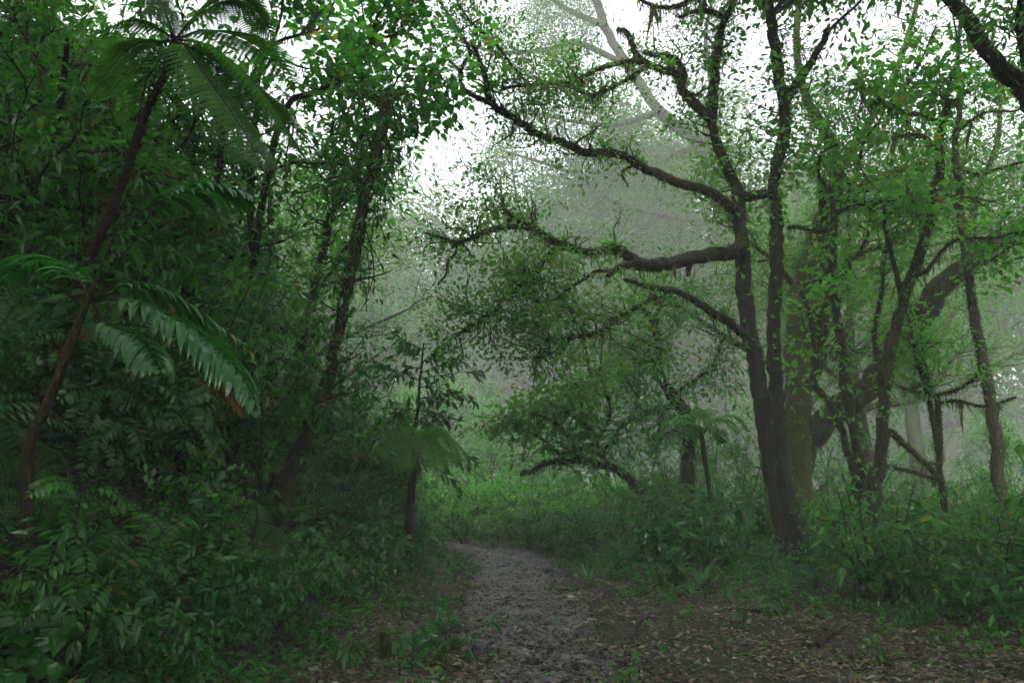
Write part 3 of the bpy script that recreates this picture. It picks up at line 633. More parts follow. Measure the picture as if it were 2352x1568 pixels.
def tree_fern_frond(mb, P, r0, wid, npin=26, m_leaf=0, m_st=1, droop=.25, dens=17, t0=.16):
    P, r = smooth(P, np.linspace(r0, r0*.25, len(P)), 7); tube(mb, P, r, 5, m_st)
    T, k = nrm(np.gradient(P, axis=0)), len(P); pos, dr, up, LL = [], [], [], []
    for j in range(npin):
        t = t0 + (1-t0)*(j+.5)/npin; i = min(int(t*(k-1)), k-1); Tn = T[i]; S = nrm(np.cross(Tn, [0, 0, 1.])); U = np.cross(S, Tn)
        L = wid*(math.sin(PI*(.14+.84*(t-t0)/(1-t0)))**.75)
        for sd in (-1, 1):
            d = nrm(S*sd + Tn*.35 + np.array([0, 0, -.12])); c = P[i].copy(); pts = [c]
            for q in range(6): d = nrm(d+np.array([0, 0, -droop*.3])); c = c+d*L/6; pts.append(c)
            pts = np.array(pts); s = np.linspace(.06, .98, dens); x = s*6; a = np.clip(x.astype(int), 0, 5); q = pts[a]+(pts[a+1]-pts[a])*(x-a)[:, None]
            dd = nrm(pts[a+1]-pts[a])
            for s2 in (-1, 1):
                side = nrm(np.cross(dd, U))*s2
                pos.append(q); dr.append(side+dd*.35+np.array([0, 0, -.1])); up.append(np.broadcast_to(U, q.shape)); LL.append(L*.185*(1.02-s*.8)+.008)
    leaves(mb, SMALL, np.concatenate(pos), np.concatenate(dr), np.concatenate(up), np.concatenate(LL), m_leaf, np.full(sum(len(p) for p in pos), .85))

def simple_frond(mb, P, r0, wid, n=24, m_leaf=0, m_st=1, tm=SMALL, wv=.75):
    P, r = smooth(P, np.linspace(r0, r0*.3, len(P)), 6); tube(mb, P, r, 4, m_st, cap=False)
    T, k = nrm(np.gradient(P, axis=0)), len(P)
    t = np.linspace(.14, .99, n); i = np.minimum((t*(k-1)).astype(int), k-1)
    S = nrm(np.cross(T[i], [0, 0, 1.])); U = np.cross(S, T[i]); L = wid*np.sin(PI*(.16+.82*(t-.14)/.85))**.7
    for sd in (-1, 1): leaves(mb, tm, P[i], S*sd+T[i]*.4+np.array([0, 0, -.15])+rnd(n, .05), U+rnd(n, .15), L, m_leaf, np.full(n, wv))

def local(o_mb, base):
    o_mb.V = [v-np.asarray(base, np.float32) for v in o_mb.V]; return o_mb

# tree fern of the upper left
base = gbase(130, 900, 7.2)
root = tag(empty('tree_fern', tuple(base)), 'tall tree fern with a leaning dark trunk and feathery fronds at the upper left', 'tree fern')
P, r = trace(grounded([(140, 760, 24), (227, 549, 22), (256, 487, 21), (282, 421, 21), (300, 366, 20), (322, 293, 20), (344, 238, 20), (381, 165, 20), (399, 108, 24), (404, 92, 18)], 7.2, 26), 7.2, 7.2)
P, r = smooth(P, r, 5); mb = MB(); tube(mb, P, r, 12, lump=.12)
leaves(mb, SMALL, *(lambda i, n: (P[i]+rnd(n, .035), rnd(n, .4)+np.array([0, 0, 1.]), rnd(n), .07*rng.uniform(.5, 1.2, n)))(rng.integers(0, len(P), 420), 420))
local(mb, base).build('trunk', M['bark_fern'], root, True)
ap = P[-1]
FR = [([(404, 92), (445, 96), (500, 118), (560, 165), (620, 235), (668, 310), (690, 352)], -.2, .50), ([(404, 92), (440, 45), (500, 2), (555, 0), (600, 40), (635, 105)], .5, .5), ([(404, 92), (365, 96), (320, 98), (280, 125), (240, 175), (200, 235)], .3, .3),
      ([(404, 92), (390, 55), (372, 10), (345, -50), (300, -100)], .4, .3), ([(404, 92), (430, 112), (470, 170), (520, 240), (570, 320), (600, 385)], -1.0, .5),
      ([(404, 92), (440, 110), (510, 150), (590, 215), (650, 270), (716, 330)], .9, .5), ([(404, 92), (380, 120), (340, 180), (320, 260), (310, 330)], 1.0, .3), ([(404, 92), (350, 60), (290, 50), (220, 90), (170, 150)], -.6, .26), ([(404, 92), (470, 70), (550, 85), (620, 130), (690, 210)], 1.6, .5)]
for pts, dd, w in FR:
    Q = np.array([at(x, y, 7.2+dd*i/(len(pts)-1)) for i, (x, y) in enumerate(pts)]); Q[0] = ap
    mb = MB(); tree_fern_frond(mb, Q, .013, w, 32, dens=18); local(mb, base).build('frond', [M['fern'], M['rachis']], root)
mb = MB()
for k in range(14):
    Q = walk(ap-np.array([0, 0, .05]), (rng.normal(0, .4), rng.normal(0, .4), -1), rng.uniform(.25, .7), 5, .1); tube(mb, Q, np.full(6, .006), 4)
local(mb, base).build('dead_frond_stalks', M['rachis'], root)

# small bright tree fern beside the path
D2 = 13.5; base = gbase(948, 1200, D2)
root = tag(empty('tree_fern', tuple(base)), 'young bright green tree fern at the left edge of the path', 'tree fern')
P, r = trace(grounded([(940, 1200, 15), (950, 1100, 13), (960, 1040, 12)], D2, 16), D2); P, r = smooth(P, r, 5); mb = MB(); tube(mb, P, r, 9, lump=.1); local(mb, base).build('trunk', M['bark_fern'], root, True)
ap = P[-1]
for k in range(11):
    a = k*2*PI/11 + rng.normal(0, .15); d = np.array([math.cos(a), math.sin(a), 0]); L = rng.uniform(.62, .9)
    e = rng.uniform(.0, .3)
    Q = np.array([ap, ap+d*L*.3+[0, 0, .1+e], ap+d*L*.65+[0, 0, .06+e*1.3], ap+d*L+[0, 0, -.2+e], ap+d*L*1.12+[0, 0, -.45+e]])
    mb = MB(); tree_fern_frond(mb, Q, .008, .36, 26, dens=12); local(mb, base).build('frond', [M['fern_light'], M['rachis']], root)

# arching palm of the left bank
base = gbase(66, 1040, 5.5)
root = tag(empty('understory_palm', tuple(base)), 'wet dark palm with glossy arching fronds and orange flower stalks on the left bank', 'palm')
P, r = trace(grounded([(66, 1036, 26), (100, 950, 25), (140, 850, 22), (170, 770, 20), (201, 689, 16), (215, 650, 11)], 5.5, 30), 5.5); P, r = smooth(P, r, 5); mb = MB(); tube(mb, P, r, 10, lump=.07); local(mb, base).build('trunk', M['palm_bark'], root, True)
PF = [([(205, 685), (232, 610), (270, 530), (319, 490), (366, 463), (439, 438), (513, 436), (586, 456)], .3, 5.5, 20, .38, .030, .22), ([(209, 696), (256, 687), (311, 693), (366, 715), (421, 744), (476, 784), (513, 821), (549, 865), (586, 942)], -.5, 5.5, 24, .42, .030, .25),
      ([(212, 685), (256, 663), (311, 658), (366, 671), (421, 700), (476, 737), (568, 795)], .5, 5.6, 22, .36, .026, .2), ([(220, 700), (249, 744), (293, 760), (330, 785), (352, 820), (366, 850)], -.7, 5.4, 16, .30, .028, .26), ([(208, 690), (180, 640), (130, 600), (70, 600), (10, 640)], .4, 5.4, 16, .36, .028, .22)]
for i, (pts, dd, d, n, L, w, dr) in enumerate(PF):
    Q = np.array([at(x, y, d+dd*k/(len(pts)-1)) for k, (x, y) in enumerate(pts)])
    mb = MB(); palm_frond(mb, Q, .011, n, L, w, dr, t0=.5 if i == 0 else .22); local(mb, base).build('frond', [M['palm'], M['rachis']], root)
Q = np.array([at(x, y, 5.9+.05*k) for k, (x, y) in enumerate([(215, 700), (240, 745), (280, 720), (330, 690), (380, 680)])])
mb = MB(); palm_frond(mb, Q, .008, 13, .3, .016, .0, t0=.2, upness=.12); tag(local(mb, base).build('frond', [M['palm_light'], M['rachis']], root), 'pale green young frond held upright')
Q = np.array([at(x, y, 5.2) for k, (x, y) in enumerate([(366, 850), (420, 860), (480, 880), (530, 910), (556, 950)])])
mb = MB(); palm_frond(mb, Q, .006, 9, .16, .014, .4, t0=.4); tag(local(mb, base).build('frond', [M['dead'], M['rachis']], root), 'brown withered frond')
for px, py in ((140, 815), (185, 780)):
    mb = MB(); q = at(px, py, 5.4)
    for k in range(9): tube(mb, walk(q, (rng.uniform(.1, 1), -.3, rng.uniform(-.1, .7)), rng.uniform(.06, .15), 5, .35), np.linspace(.003, .0012, 6), 5)
    local(mb, base).build('flower_stalk', M['orange'], root)

# slim palm with a crown of feather fronds, right of the path
D3 = 13.9; base = gbase(1659, 1310, D3)
root = tag(empty('understory_palm', tuple(base)), 'slim single stemmed young palm standing in front of the crooked tree', 'palm')
P, r = trace(grounded([(1656, 1270, 11), (1643, 1199, 11), (1632, 1140, 10), (1624, 1089, 11), (1617, 1038, 13), (1612, 1000, 9)], D3, 13), D3); P, r = smooth(P, r, 5); mb = MB(); tube(mb, P, r, 9, lump=.08); local(mb, base).build('trunk', M['palm_bark'], root, True)
ap = P[-1]
for k, a in enumerate((-.2, .5, 1.6, 2.6, 3.6, 4.6, 5.6)):
    d = np.array([math.cos(a), math.sin(a), 0]); L = rng.uniform(.5, .95); e = rng.uniform(.1, .75)
    Q = np.array([ap, ap+d*L*.25+[0, 0, .3*e+.08], ap+d*L*.6+[0, 0, .55*e], ap+d*L*.9+[0, 0, .4*e-.15]]); mb = MB(); palm_frond(mb, Q, .008, 14, .34, .022, .2, t0=.3); local(mb, base).build('frond', [M['leaf'], M['rachis']], root)

rng = np.random.default_rng(77)
# ------------------------------------------------------------------ undergrowth plants: one of each kind, then copies
def stemmy(h, nst, nl, L, tm, leaf, stem='stem', spread=.5, br=3, droop=-.15, name='shrub', lean=.35):
    f, s = MB(), MB(); C = []
    for k in range(nst):
        a = rng.uniform(0, 2*PI); l = h*rng.uniform(.6, 1.1)
        Q = walk((math.cos(a)*spread*.3*rng.uniform(0, 1), math.sin(a)*spread*.3*rng.uniform(0, 1), -.08), (math.cos(a)*lean, math.sin(a)*lean, 1), l, 7, .13, (0, 0, .02))
        tube(s, Q, np.linspace(.010, .004, 8)*(h**.5), 4, cap=False); lines = [(Q, .3)]
        for b in range(br):
            i = rng.integers(2, 7); a2 = rng.uniform(0, 2*PI); Q2 = walk(Q[i], (math.cos(a2), math.sin(a2), .45), l*rng.uniform(.25, .5), 4, .18, (0, 0, -.03)); tube(s, Q2, np.linspace(.005, .0025, 5), 3, cap=False); lines.append((Q2, .1))
        for Q, t0 in lines:
            n = max(3, int(nl/(nst*(br+1))*(1.6 if t0 > .2 else 1))); t = rng.uniform(t0, 1, n)*(len(Q)-1.001); i = t.astype(int); q = Q[i]+(Q[i+1]-Q[i])*(t-i)[:, None]; ax = nrm(Q[i+1]-Q[i])
            side = nrm(np.cross(ax, rnd(n))); C.append((q, side+ax*.45+np.array([0, 0, droop])+rnd(n, .15), np.array([0, 0, 1.])+rnd(n, .35), L*rng.uniform(.55, 1.2, n)))
    flush(C, f, tm)
    return thing_from(name, [('foliage', f, [M[leaf]]), ('stems', s, [M[stem]])])
def thing_from(name, parts):
    o = empty(name)
    for nm, mb, mats in parts:
        if mb.n: mb.build(nm, mats, o)
    return o
def fern_plant(n, L, wid, leaf, bip=False, name='fern'):
    o = empty(name); mb = MB()
    for k in range(n):
        a = k*2*PI/n+rng.normal(0, .25); d = np.array([math.cos(a), math.sin(a), 0]); l = L*rng.uniform(.7, 1.1); e = rng.uniform(.35, .75)
        Q = np.array([[0, 0, -.05], d*l*.3+[0, 0, l*e*.8], d*l*.65+[0, 0, l*e], d*l+[0, 0, l*e*.6]])
        mb = MB()
        (tree_fern_frond(mb, Q, .006, wid, 16, dens=9) if bip else simple_frond(mb, Q, .005, wid, 26)); mb.build('frond', [M[leaf], M['rachis']], o)
    return o
def big_leaf(n, L, w, leaf, name, up=.9):
    o = empty(name)
    for k in range(n):
        a = k*2.4+rng.normal(0, .3); d = np.array([math.cos(a), math.sin(a), 0]); h = rng.uniform(.35, .8)*L*1.3; mb = MB()
        st = np.array([[0, 0, -.05], d*.1*L+[0, 0, h*.5], d*.3*L+[0, 0, h]]); P, r = smooth(st, [.012, .01, .006], 4); tube(mb, P, r, 5, 1, cap=False)
        C = [P[-1]]; dd = nrm(d*.7+np.array([0, 0, up]))
        for q in range(7): dd = nrm(dd+np.array([0, 0, -.24])); C.append(C[-1]+dd*L/7)
        strip(mb, np.array(C), w*np.array([.15, .75, 1, 1, .9, .7, .4, .03]), np.broadcast_to(np.array([0, 0, 1.])-d*.3, (8, 3)), .14); mb.build('leaf_blade', [M[leaf], M['rachis']], o)
    return o
def blades(n, L, leaf, name, w=.35, arch=.1, st=0):
    o = empty(name); mb = MB()
    for k in range(n):
        a = rng.uniform(0, 2*PI); d = nrm(np.array([math.cos(a)*.7, math.sin(a)*.7, rng.uniform(.4, 1.4)])); C = [np.array([0, 0, .0])]; l = L*rng.uniform(.6, 1.1)
        for q in range(5): d = nrm(d+np.array([0, 0, -arch*(1+q*.5)])); C.append(C[-1]+d*l/5)
        strip(mb, np.array(C), L*.03*w/.35*np.array([.8, 1, .9, .7, .4, .03]), np.broadcast_to(np.array([0, 0, 1.]), (6, 3)), .2)
    mb.build('blades', [M[leaf]], o); return o
def bamboo(name):
    o = empty(name); s, f = MB(), MB(); C = []
    for k in range(9):
        Q = walk((rng.normal(0, .08), rng.normal(0, .08), -.05), (rng.normal(0, .3), rng.normal(0, .3), 1), rng.uniform(1.1, 2.0), 9, .07, (0, 0, -.03)); tube(s, Q, np.linspace(.006, .002, 10), 4, cap=False)
        n = 60; t = rng.uniform(2, 8.9, n); i = t.astype(int); C.append((Q[i]+(Q[i+1]-Q[i])*(t-i)[:, None], rnd(n, .8)+np.array([0, 0, .25]), np.array([0, 0, 1.])+rnd(n, .4), .17*rng.uniform(.6, 1.3, n)))
    flush(C, f, BLADE); f.build('blades', [M['grass']], o); s.build('canes', [M['stem']], o); return o

KINDS = {   # kind: (prototypes, description, category, group)
 'glossy_shrub': ([stemmy(1.25, 8, 520, .12, LANCE, 'leaf', name='glossy_shrub') for _ in range(3)], 'glossy pointed-leaved shrub', 'shrub'),
 'dark_shrub': ([stemmy(1.2, 7, 420, .14, LANCE, 'leaf_dark', name='dark_shrub', droop=-.45) for _ in range(3)], 'deep green drooping shrub', 'shrub'),
 'fine_shrub': ([stemmy(1.1, 8, 560, .09, OVAL, 'leaf', name='fine_shrub', br=5) for _ in range(3)], 'dense small-leaved shrub', 'shrub'),
 'light_shrub': ([stemmy(1.3, 6, 330, .13, OVAL, 'leaf_light', name='light_shrub', br=4) for _ in range(3)], 'light green oval-leaved shrub', 'shrub'),
 'tall_shrub': ([stemmy(2.6, 6, 620, .15, LANCE, 'leaf', name='tall_shrub', br=5, spread=.7) for _ in range(3)], 'tall thin-stemmed shrub', 'shrub'),
 'fern': ([fern_plant(9, .75, .13, 'fern_dark') for _ in range(2)] + [fern_plant(8, .8, .26, 'fern', True)], 'arching feathered fern', 'fern'),
 'big_leaved_plant': ([big_leaf(6, .55, .13, 'leaf_dark', 'big_leaved_plant'), big_leaf(5, .65, .11, 'leaf', 'big_leaved_plant', 1.3)], 'broad paddle-leaved plant', 'plant'),
 'seedling': ([stemmy(.34, 3, 34, .095, LANCE, 'leaf', name='seedling', br=1), stemmy(.28, 4, 40, .07, OVAL, 'leaf', name='seedling', br=1), stemmy(.4, 3, 30, .12, LANCE, 'leaf_dark', name='seedling', br=1)], 'small leafy seedling', 'seedling'),
 'bamboo_grass': ([bamboo('bamboo_grass') for _ in range(2)], 'thin-caned grass clump', 'grass clump'),
 'grass_tuft': ([blades(26, .32, 'grass', 'grass_tuft'), blades(20, .4, 'grass', 'grass_tuft')], 'small arching grass tuft', 'grass tuft'),
}
def pinnate_shrub(name, leaf):
    f, s = MB(), MB(); C = []
    for k in range(6):
        a = rng.uniform(0, 6.28); Q = walk((math.cos(a)*.12, math.sin(a)*.12, -.08), (math.cos(a)*.4, math.sin(a)*.4, 1), rng.uniform(.8, 1.35), 7, .12); tube(s, Q, np.linspace(.009, .004, 8), 4, cap=False)
        for j in range(2, 8):
            for q in range(2):
                b = rng.uniform(0, 6.28); d = np.array([math.cos(b), math.sin(b), .35]); L = rng.uniform(.22, .42); P = np.array([Q[j], Q[j]+d*L*.5, Q[j]+d*L*.9+[0, 0, -.08], Q[j]+d*L*1.15+[0, 0, -.2]])
                simple_frond(f, P, .003, .1, 9, tm=LANCE, wv=1.2)
    return thing_from(name, [('foliage', f, [M[leaf], M['rachis']]), ('stems', s, [M['stem']])])
KINDS['heart_shrub'] = ([stemmy(1.2, 6, 230, .17, HEART, 'leaf_dark', name='heart_shrub', droop=-.5) for _ in range(2)], 'heart-leaved dark shrub', 'shrub')
KINDS['pinnate_shrub'] = ([pinnate_shrub('pinnate_shrub', 'leaf_dark'), pinnate_shrub('pinnate_shrub', 'leaf')], 'feather-leaved shrub', 'shrub')
used = {}; PLANTS = []; rng = np.random.default_rng(82)
def put(kind, x, y, sc=1.0, tilt=(0, 0), z=None, which=None):
    protos = KINDS[kind][0]; j = int(rng.integers(len(protos))) if which is None else which
    k = (kind, j); o = protos[j]
    if k in used: o = copy_tree(protos[j])
    used[k] = 1
    o.location = (x, y, hz(x, y) if z is None else z); o.rotation_mode = 'XYZ'; o.scale = (sc, sc, sc*rng.uniform(.85, 1.15))
    e = Vector((tilt[0], tilt[1], 1)).to_track_quat('Z', 'Y').to_euler(); m = e.to_matrix() @ __import__('mathutils').Matrix.Rotation(rng.uniform(0, 6.28), 3, 'Z')
    o.rotation_euler = m.to_euler(); PLANTS.append((kind, o, x, y, o.location[2])); return o

def spread(n, sampler, mind, tries=6000):
    pts = []
    for _ in range(tries):
        p = sampler()
        if p is None: continue
        if all((p[0]-q[0])**2+(p[1]-q[1])**2 > (mind*(.6+.04*p[1]))**2 for q in pts): pts.append(p)
        if len(pts) >= n: break
    return pts
def infr(x, y, z=1.0, pad=140):
    px, py = proj((x, y, z)); return -pad < px < W0+pad and y > 2.5
# left bank
def s_left():
    y = rng.uniform(0, 1)**1.3*18+3.6; u = rng.uniform(.25, 5.5); x = np.interp(y, LY, LX)-u
    return (x, y) if infr(x, y, hz(x, y)+.5) and not (y > 18.5 and u < .8) else None
for x, y in spread(170, s_left, .5):
    u = left_u(x, y); kind = rng.choice(['glossy_shrub', 'dark_shrub', 'fine_shrub', 'tall_shrub', 'fern', 'big_leaved_plant', 'light_shrub', 'heart_shrub', 'pinnate_shrub'], p=[.18, .17, .16, .09, .15, .05, .02, .08, .1])
    if y < 9: kind = rng.choice(['dark_shrub', 'fern', 'fine_shrub', 'heart_shrub', 'pinnate_shrub', 'big_leaved_plant', 'tall_shrub'], p=[.22, .28, .14, .1, .17, .05, .04])  # mostly darker-leaved kinds on the near bank, their colour standing in for deep shade
    if y > 17: kind = rng.choice(['glossy_shrub', 'fine_shrub', 'light_shrub', 'fern'])
    if kind == 'big_leaved_plant' and y < 7: kind = 'dark_shrub'
    sc = rng.uniform(.75, 1.2)*(.6 + .4*min(u/.9, 1))
    if kind == 'tall_shrub' and u < 1.2: kind = 'dark_shrub'
    if y < 7.5 and kind == 'tall_shrub': kind = 'fine_shrub'
    q = proj((x, y, hz(x, y)+1.25*sc))
    if y < 5.2 and q[1] < 900: continue
    if y < 7 and q[1] < 960 and q[0] > 60: sc *= .5; kind = 'fern'
    put(kind, x, y, sc, (.75*min(1, u/1.2) if u < 3 else .2, -.2))
# right undergrowth
def s_right():
    y = rng.uniform(0, 1)**.9*19+6.5; x = np.interp(y, RY, RX)+rng.uniform(.15, 9)
    if np.hypot(x-at(1822, 1200, 14.5)[0], y-14.5) < .7: return None
    return (x, y) if infr(x, y, .6) else None
for x, y in spread(165, s_right, .52):
    v = right_u(x, y); kind = rng.choice(['glossy_shrub', 'dark_shrub', 'fine_shrub', 'light_shrub', 'fern', 'big_leaved_plant', 'heart_shrub', 'pinnate_shrub'], p=[.27, .11, .22, .1, .08, .07, .07, .08])
    if kind == 'big_leaved_plant' and y < 8: kind = 'glossy_shrub'
    pxx = proj((x, y, .5))[0]
    foot = .42 if 1640 < pxx < 1890 and y < 15.8 else 1
    if rng.uniform() < .2 and y > 11 and foot == 1: kind = 'tall_shrub'
    if kind == 'big_leaved_plant': foot *= .7
    lim = (1.6 + .045*y*.9)/1.3
    put(kind, x, y, foot*(.62 if kind == 'tall_shrub' else 1)*rng.uniform(.55, 1.3)*(.5+.5*min(v/1.3, 1))*min(1.15, lim*.8), (-.25 if v < 1 else 0, -.1))
for px, d in ((1880, 13.2), (1920, 13.6), (1970, 13.4), (2050, 13.3)):
    q = at(px, 1200, d); put('bamboo_grass', q[0], q[1], .85)
# behind the bend and into the mist
def s_back():
    y = rng.uniform(19, 34); px = rng.uniform(-100, 2450); x = (px-1176)/F0*y
    return (x, y) if abs(x-np.interp(y, PY, PX)) > 1.0 or y > 22 else None
for x, y in spread(110, s_back, .75):
    put(rng.choice(['fine_shrub', 'light_shrub', 'glossy_shrub', 'fern'], p=[.3, .35, .25, .1]), x, y, rng.uniform(1.0, 1.7))
# taller bushes that close the middle of the wood
for px, d, sc in ((975, 20.5, .9), (1010, 22, 1.2), (1070, 21.5, 1.0), (1120, 22.5, 1.3), (1180, 21, .9), (1230, 22, 1.2), (1280, 21, 1.3), (1050, 24, 1.5), (1150, 24.5, 1.5), (1300, 18.4, 1.0), (1360, 17.8, 1.1), (1440, 18.4, 1.2), (1510, 17.6, 1.1)):
    q = at(px, 1000, d); put('light_shrub', q[0], q[1], sc)
for px, d, sc in ((1440, 19.5, 1.0), (1530, 18, 1.1), (1620, 17.5, 1.0), (1680, 19, 1.2), (1260, 19.5, .9), (1750, 19.5, 1.2), (1950, 18, 1.0), (2080, 18.5, .8), (700, 14, 1.2), (800, 15, 1.1), (880, 16.5, 1.0), (620, 11, 1.2), (560, 9.5, 1.2), (740, 12.2, 1.1), (430, 8.8, 1.2), (300, 8, 1.1), (1470, 16.2, .62), (1560, 15.8, .7), (1680, 16, .66), (1720, 17.5, .9), (1930, 16.2, .7), (2000, 15.6, .62), (2080, 16.4, .75), (2200, 15.2, .6), (2330, 15, .8), (2300, 12.5, .7), (2230, 11.5, .6), (830, 18.5, 1.2), (930, 21, 1.0), (1000, 23.5, .9)):
    q = at(px, 1000, d); put('tall_shrub', q[0], q[1], sc*rng.uniform(.9, 1.1))
# seedlings and tufts on the verge
def s_verge():
    y = rng.uniform(0, 1)**1.2*13+5; x = rng.uniform(-3.5, 6); l = left_u(x, y); rr = right_u(x, y); c = abs(x-np.interp(y, PY, PX))
    if not infr(x, y, 0, 40) or c < .85: return None
    near = min(abs(l), abs(rr)); return (x, y) if rng.uniform() < math.exp(-near*1.1) else None
for x, y in spread(190, s_verge, .17, 20000):
    put(rng.choice(['seedling', 'grass_tuft'], p=[.84, .16]), x, y, rng.uniform(.6, 1.25), (rng.normal(0, .15), rng.normal(0, .15)))
for px, py in ((1040, 1400), (1060, 1360), (1075, 1330), (1020, 1430), (1090, 1300), (1260, 1330), (1255, 1300), (1370, 1290), (980, 1380)):
    d = CAMZ*F0/(py-1100); q = at(px, py, d); put('grass_tuft', q[0], q[1], .7)
# bromeliads that perch on limbs
BR = [blades(16, .34, 'leaf_light', 'bromeliad', .8, .14), blades(14, .3, 'leaf', 'bromeliad', .7, .1)]
BRL = [('on the bend of the low limb left of the trunk', MAIN['b3'], .42), ('near the dip of the low limb', MAIN['b3'], .55), ('low on the low limb close to the trunk', MAIN['b3'], .1), ('halfway along the long rising limb', MAIN['b1'], .42), ('where the long limb bends up at its far end', MAIN['b1'], .84), ('on the long limb just left of the fork', MAIN['b1'], .3), ('on the arching upper limb', MAIN['b2'], .5), ('at the elbow of the arching upper limb', MAIN['b2'], .3),
       ('in the crotch of the left stem', MAIN['A'], .8), ('on the right stem level with the low limb', MAIN['B'], .62), ('high up on the right stem', MAIN['B'], .82), ('on the short limb below the low limb', MAIN['b4'], .3), ('on the lowest mossy spray limb', MAIN['b4b'], .35)]
for i, (wh, P, f) in enumerate(BRL):
    o = BR[i % 2] if i < 2 else copy_tree(BR[i % 2]); q = P[int(f*(len(P)-1))]; o.location = tuple(q+np.array([0, -.04, .06])); o.rotation_euler = (rng.normal(0, .25), rng.normal(0, .25), rng.uniform(0, 6)); s = rng.uniform(.8, 1.3); o.scale = (s, s, s)
    tag(o, 'small strap leaved bromeliad ' + wh, 'bromeliad', 'bromeliads perched on the big mossy tree')

rng = np.random.default_rng(78)
# ------------------------------------------------------------------ whole trees grown procedurally
def grown_tree(name, h, spread, limbs, sub, leafL, nleaf, leaf, tm=SMALL, bark='bark', clear=.4, r0=.2, flat=.35, rise=.5, tipspread=.32, hang=20, crook=.16):
    o = empty(name); w, cr, mo = MB(), MB(), MB(); C = []
    T = walk((0, 0, -.3), (rng.normal(0, .12), rng.normal(0, .12), 1), h*.8, 9, .08); rt = np.linspace(r0, r0*.35, 10); Ts, rs = smooth(T, rt, 3)
    tube(w, Ts, rs, 9, lump=.1); moss(mo, Ts, rs, 60, hang*.5, .07, .2)
    for k in range(limbs):
        t = clear + (1-clear)*(k+.5)/limbs; i = int(t*(len(Ts)-1)); a = k*2.4+rng.normal(0, .4); l = spread*rng.uniform(.75, 1.15)*(1.1-.35*t)
        Q = walk(Ts[i], (math.cos(a), math.sin(a), rise*rng.uniform(.5, 1.4)), l, 8, crook, (0, 0, .02)); Q, rq = smooth(Q, np.linspace(rs[i]*.55, .012, 9), 3)
        tube(w, Q, rq, 6, lump=.08, cap=False); moss(mo, Q, rq, 40, hang, .06, .22)
        for b in range(sub):
            j = int(rng.uniform(.25, 1)*(len(Q)-1)); d = nrm(nrm(Q[j]-Q[j-1]) + rng.normal(0, .75, 3)*np.array([1, 1, .6]) + np.array([0, 0, .15])); l2 = l*rng.uniform(.2, .42)
            Q2 = walk(Q[j], d, l2, 5, .24); tube(w, Q2, np.linspace(min(rq[j]*.6, .03), .008, 6), 4, cap=False)
            for e in range(4):
                jj = rng.integers(2, 6); Q3 = walk(Q2[jj], nrm(nrm(Q2[jj]-Q2[jj-1])+rng.normal(0, .7, 3)+np.array([0, 0, .1])), l2*rng.uniform(.25, .5), 3, .25); tube(w, Q3, np.linspace(.009, .004, 4), 3, cap=False)
                leaf_tip(C, Q3[-1], nrm(Q3[-1]-Q3[-2]), None, nleaf, leafL, tipspread, flat); leaf_tip(C, Q3[1], nrm(Q3[-1]-Q3[-2]), None, nleaf//2, leafL, tipspread, flat)
    flush(C, cr, tm)
    w.build('trunk', M[bark], o, True); cr.build('crown', M[leaf], o); mo.build('moss', [M['moss'], M['strand']], o)
    return o
def place(proto, x, y, sc=1, rz=None, first=[]):
    o = proto if proto.name not in first else copy_tree(proto); first.append(proto.name)
    z = hz(x, y); o.location = (x, y, z); o.rotation_euler = (0, 0, rng.uniform(0, 6.28) if rz is None else rz); o.scale = (sc, sc, sc); return o

TREES = []
# understorey trees of the left bank
BK = [grown_tree('bank_tree', rng.uniform(4.6, 5.6), 1.9, 9, 7, .15, 9, lf, LANCE, 'bark_dark', .22, .075, .6, .35, .2, 15, .2) for lf in ('leaf_dark', 'leaf', 'leaf')]
for i, (x, y, sc) in enumerate([(-5.3, 5.4, .9), (-6.2, 8.6, 1.05), (-4.9, 9.4, .95), (-6.8, 10.5, 1.1), (-5.9, 12.8, 1.1), (-8.2, 12.6, 1.2), (-4.9, 14.2, .6), (-7.2, 15.5, 1.2), (-9.6, 16, 1.3), (-6.4, 18, .7), (-7.6, 13.6, 1.45), (-10.5, 18, 1.7), (-12.5, 15.5, 1.6), (-8.6, 20.5, 1.5), (-14, 22, 1.9), (-6.2, 16.2, 1.0), (-9.8, 14.2, 1.3), (-4.9, 11.6, 1.25), (-6.0, 12.2, 1.35), (-5.7, 10.2, 1.2), (-7.8, 11, 1.35)]):
    TREES.append(('bank_tree', place(BK[i % 3], x, y, sc), x, y, hz(x, y)+3*sc))
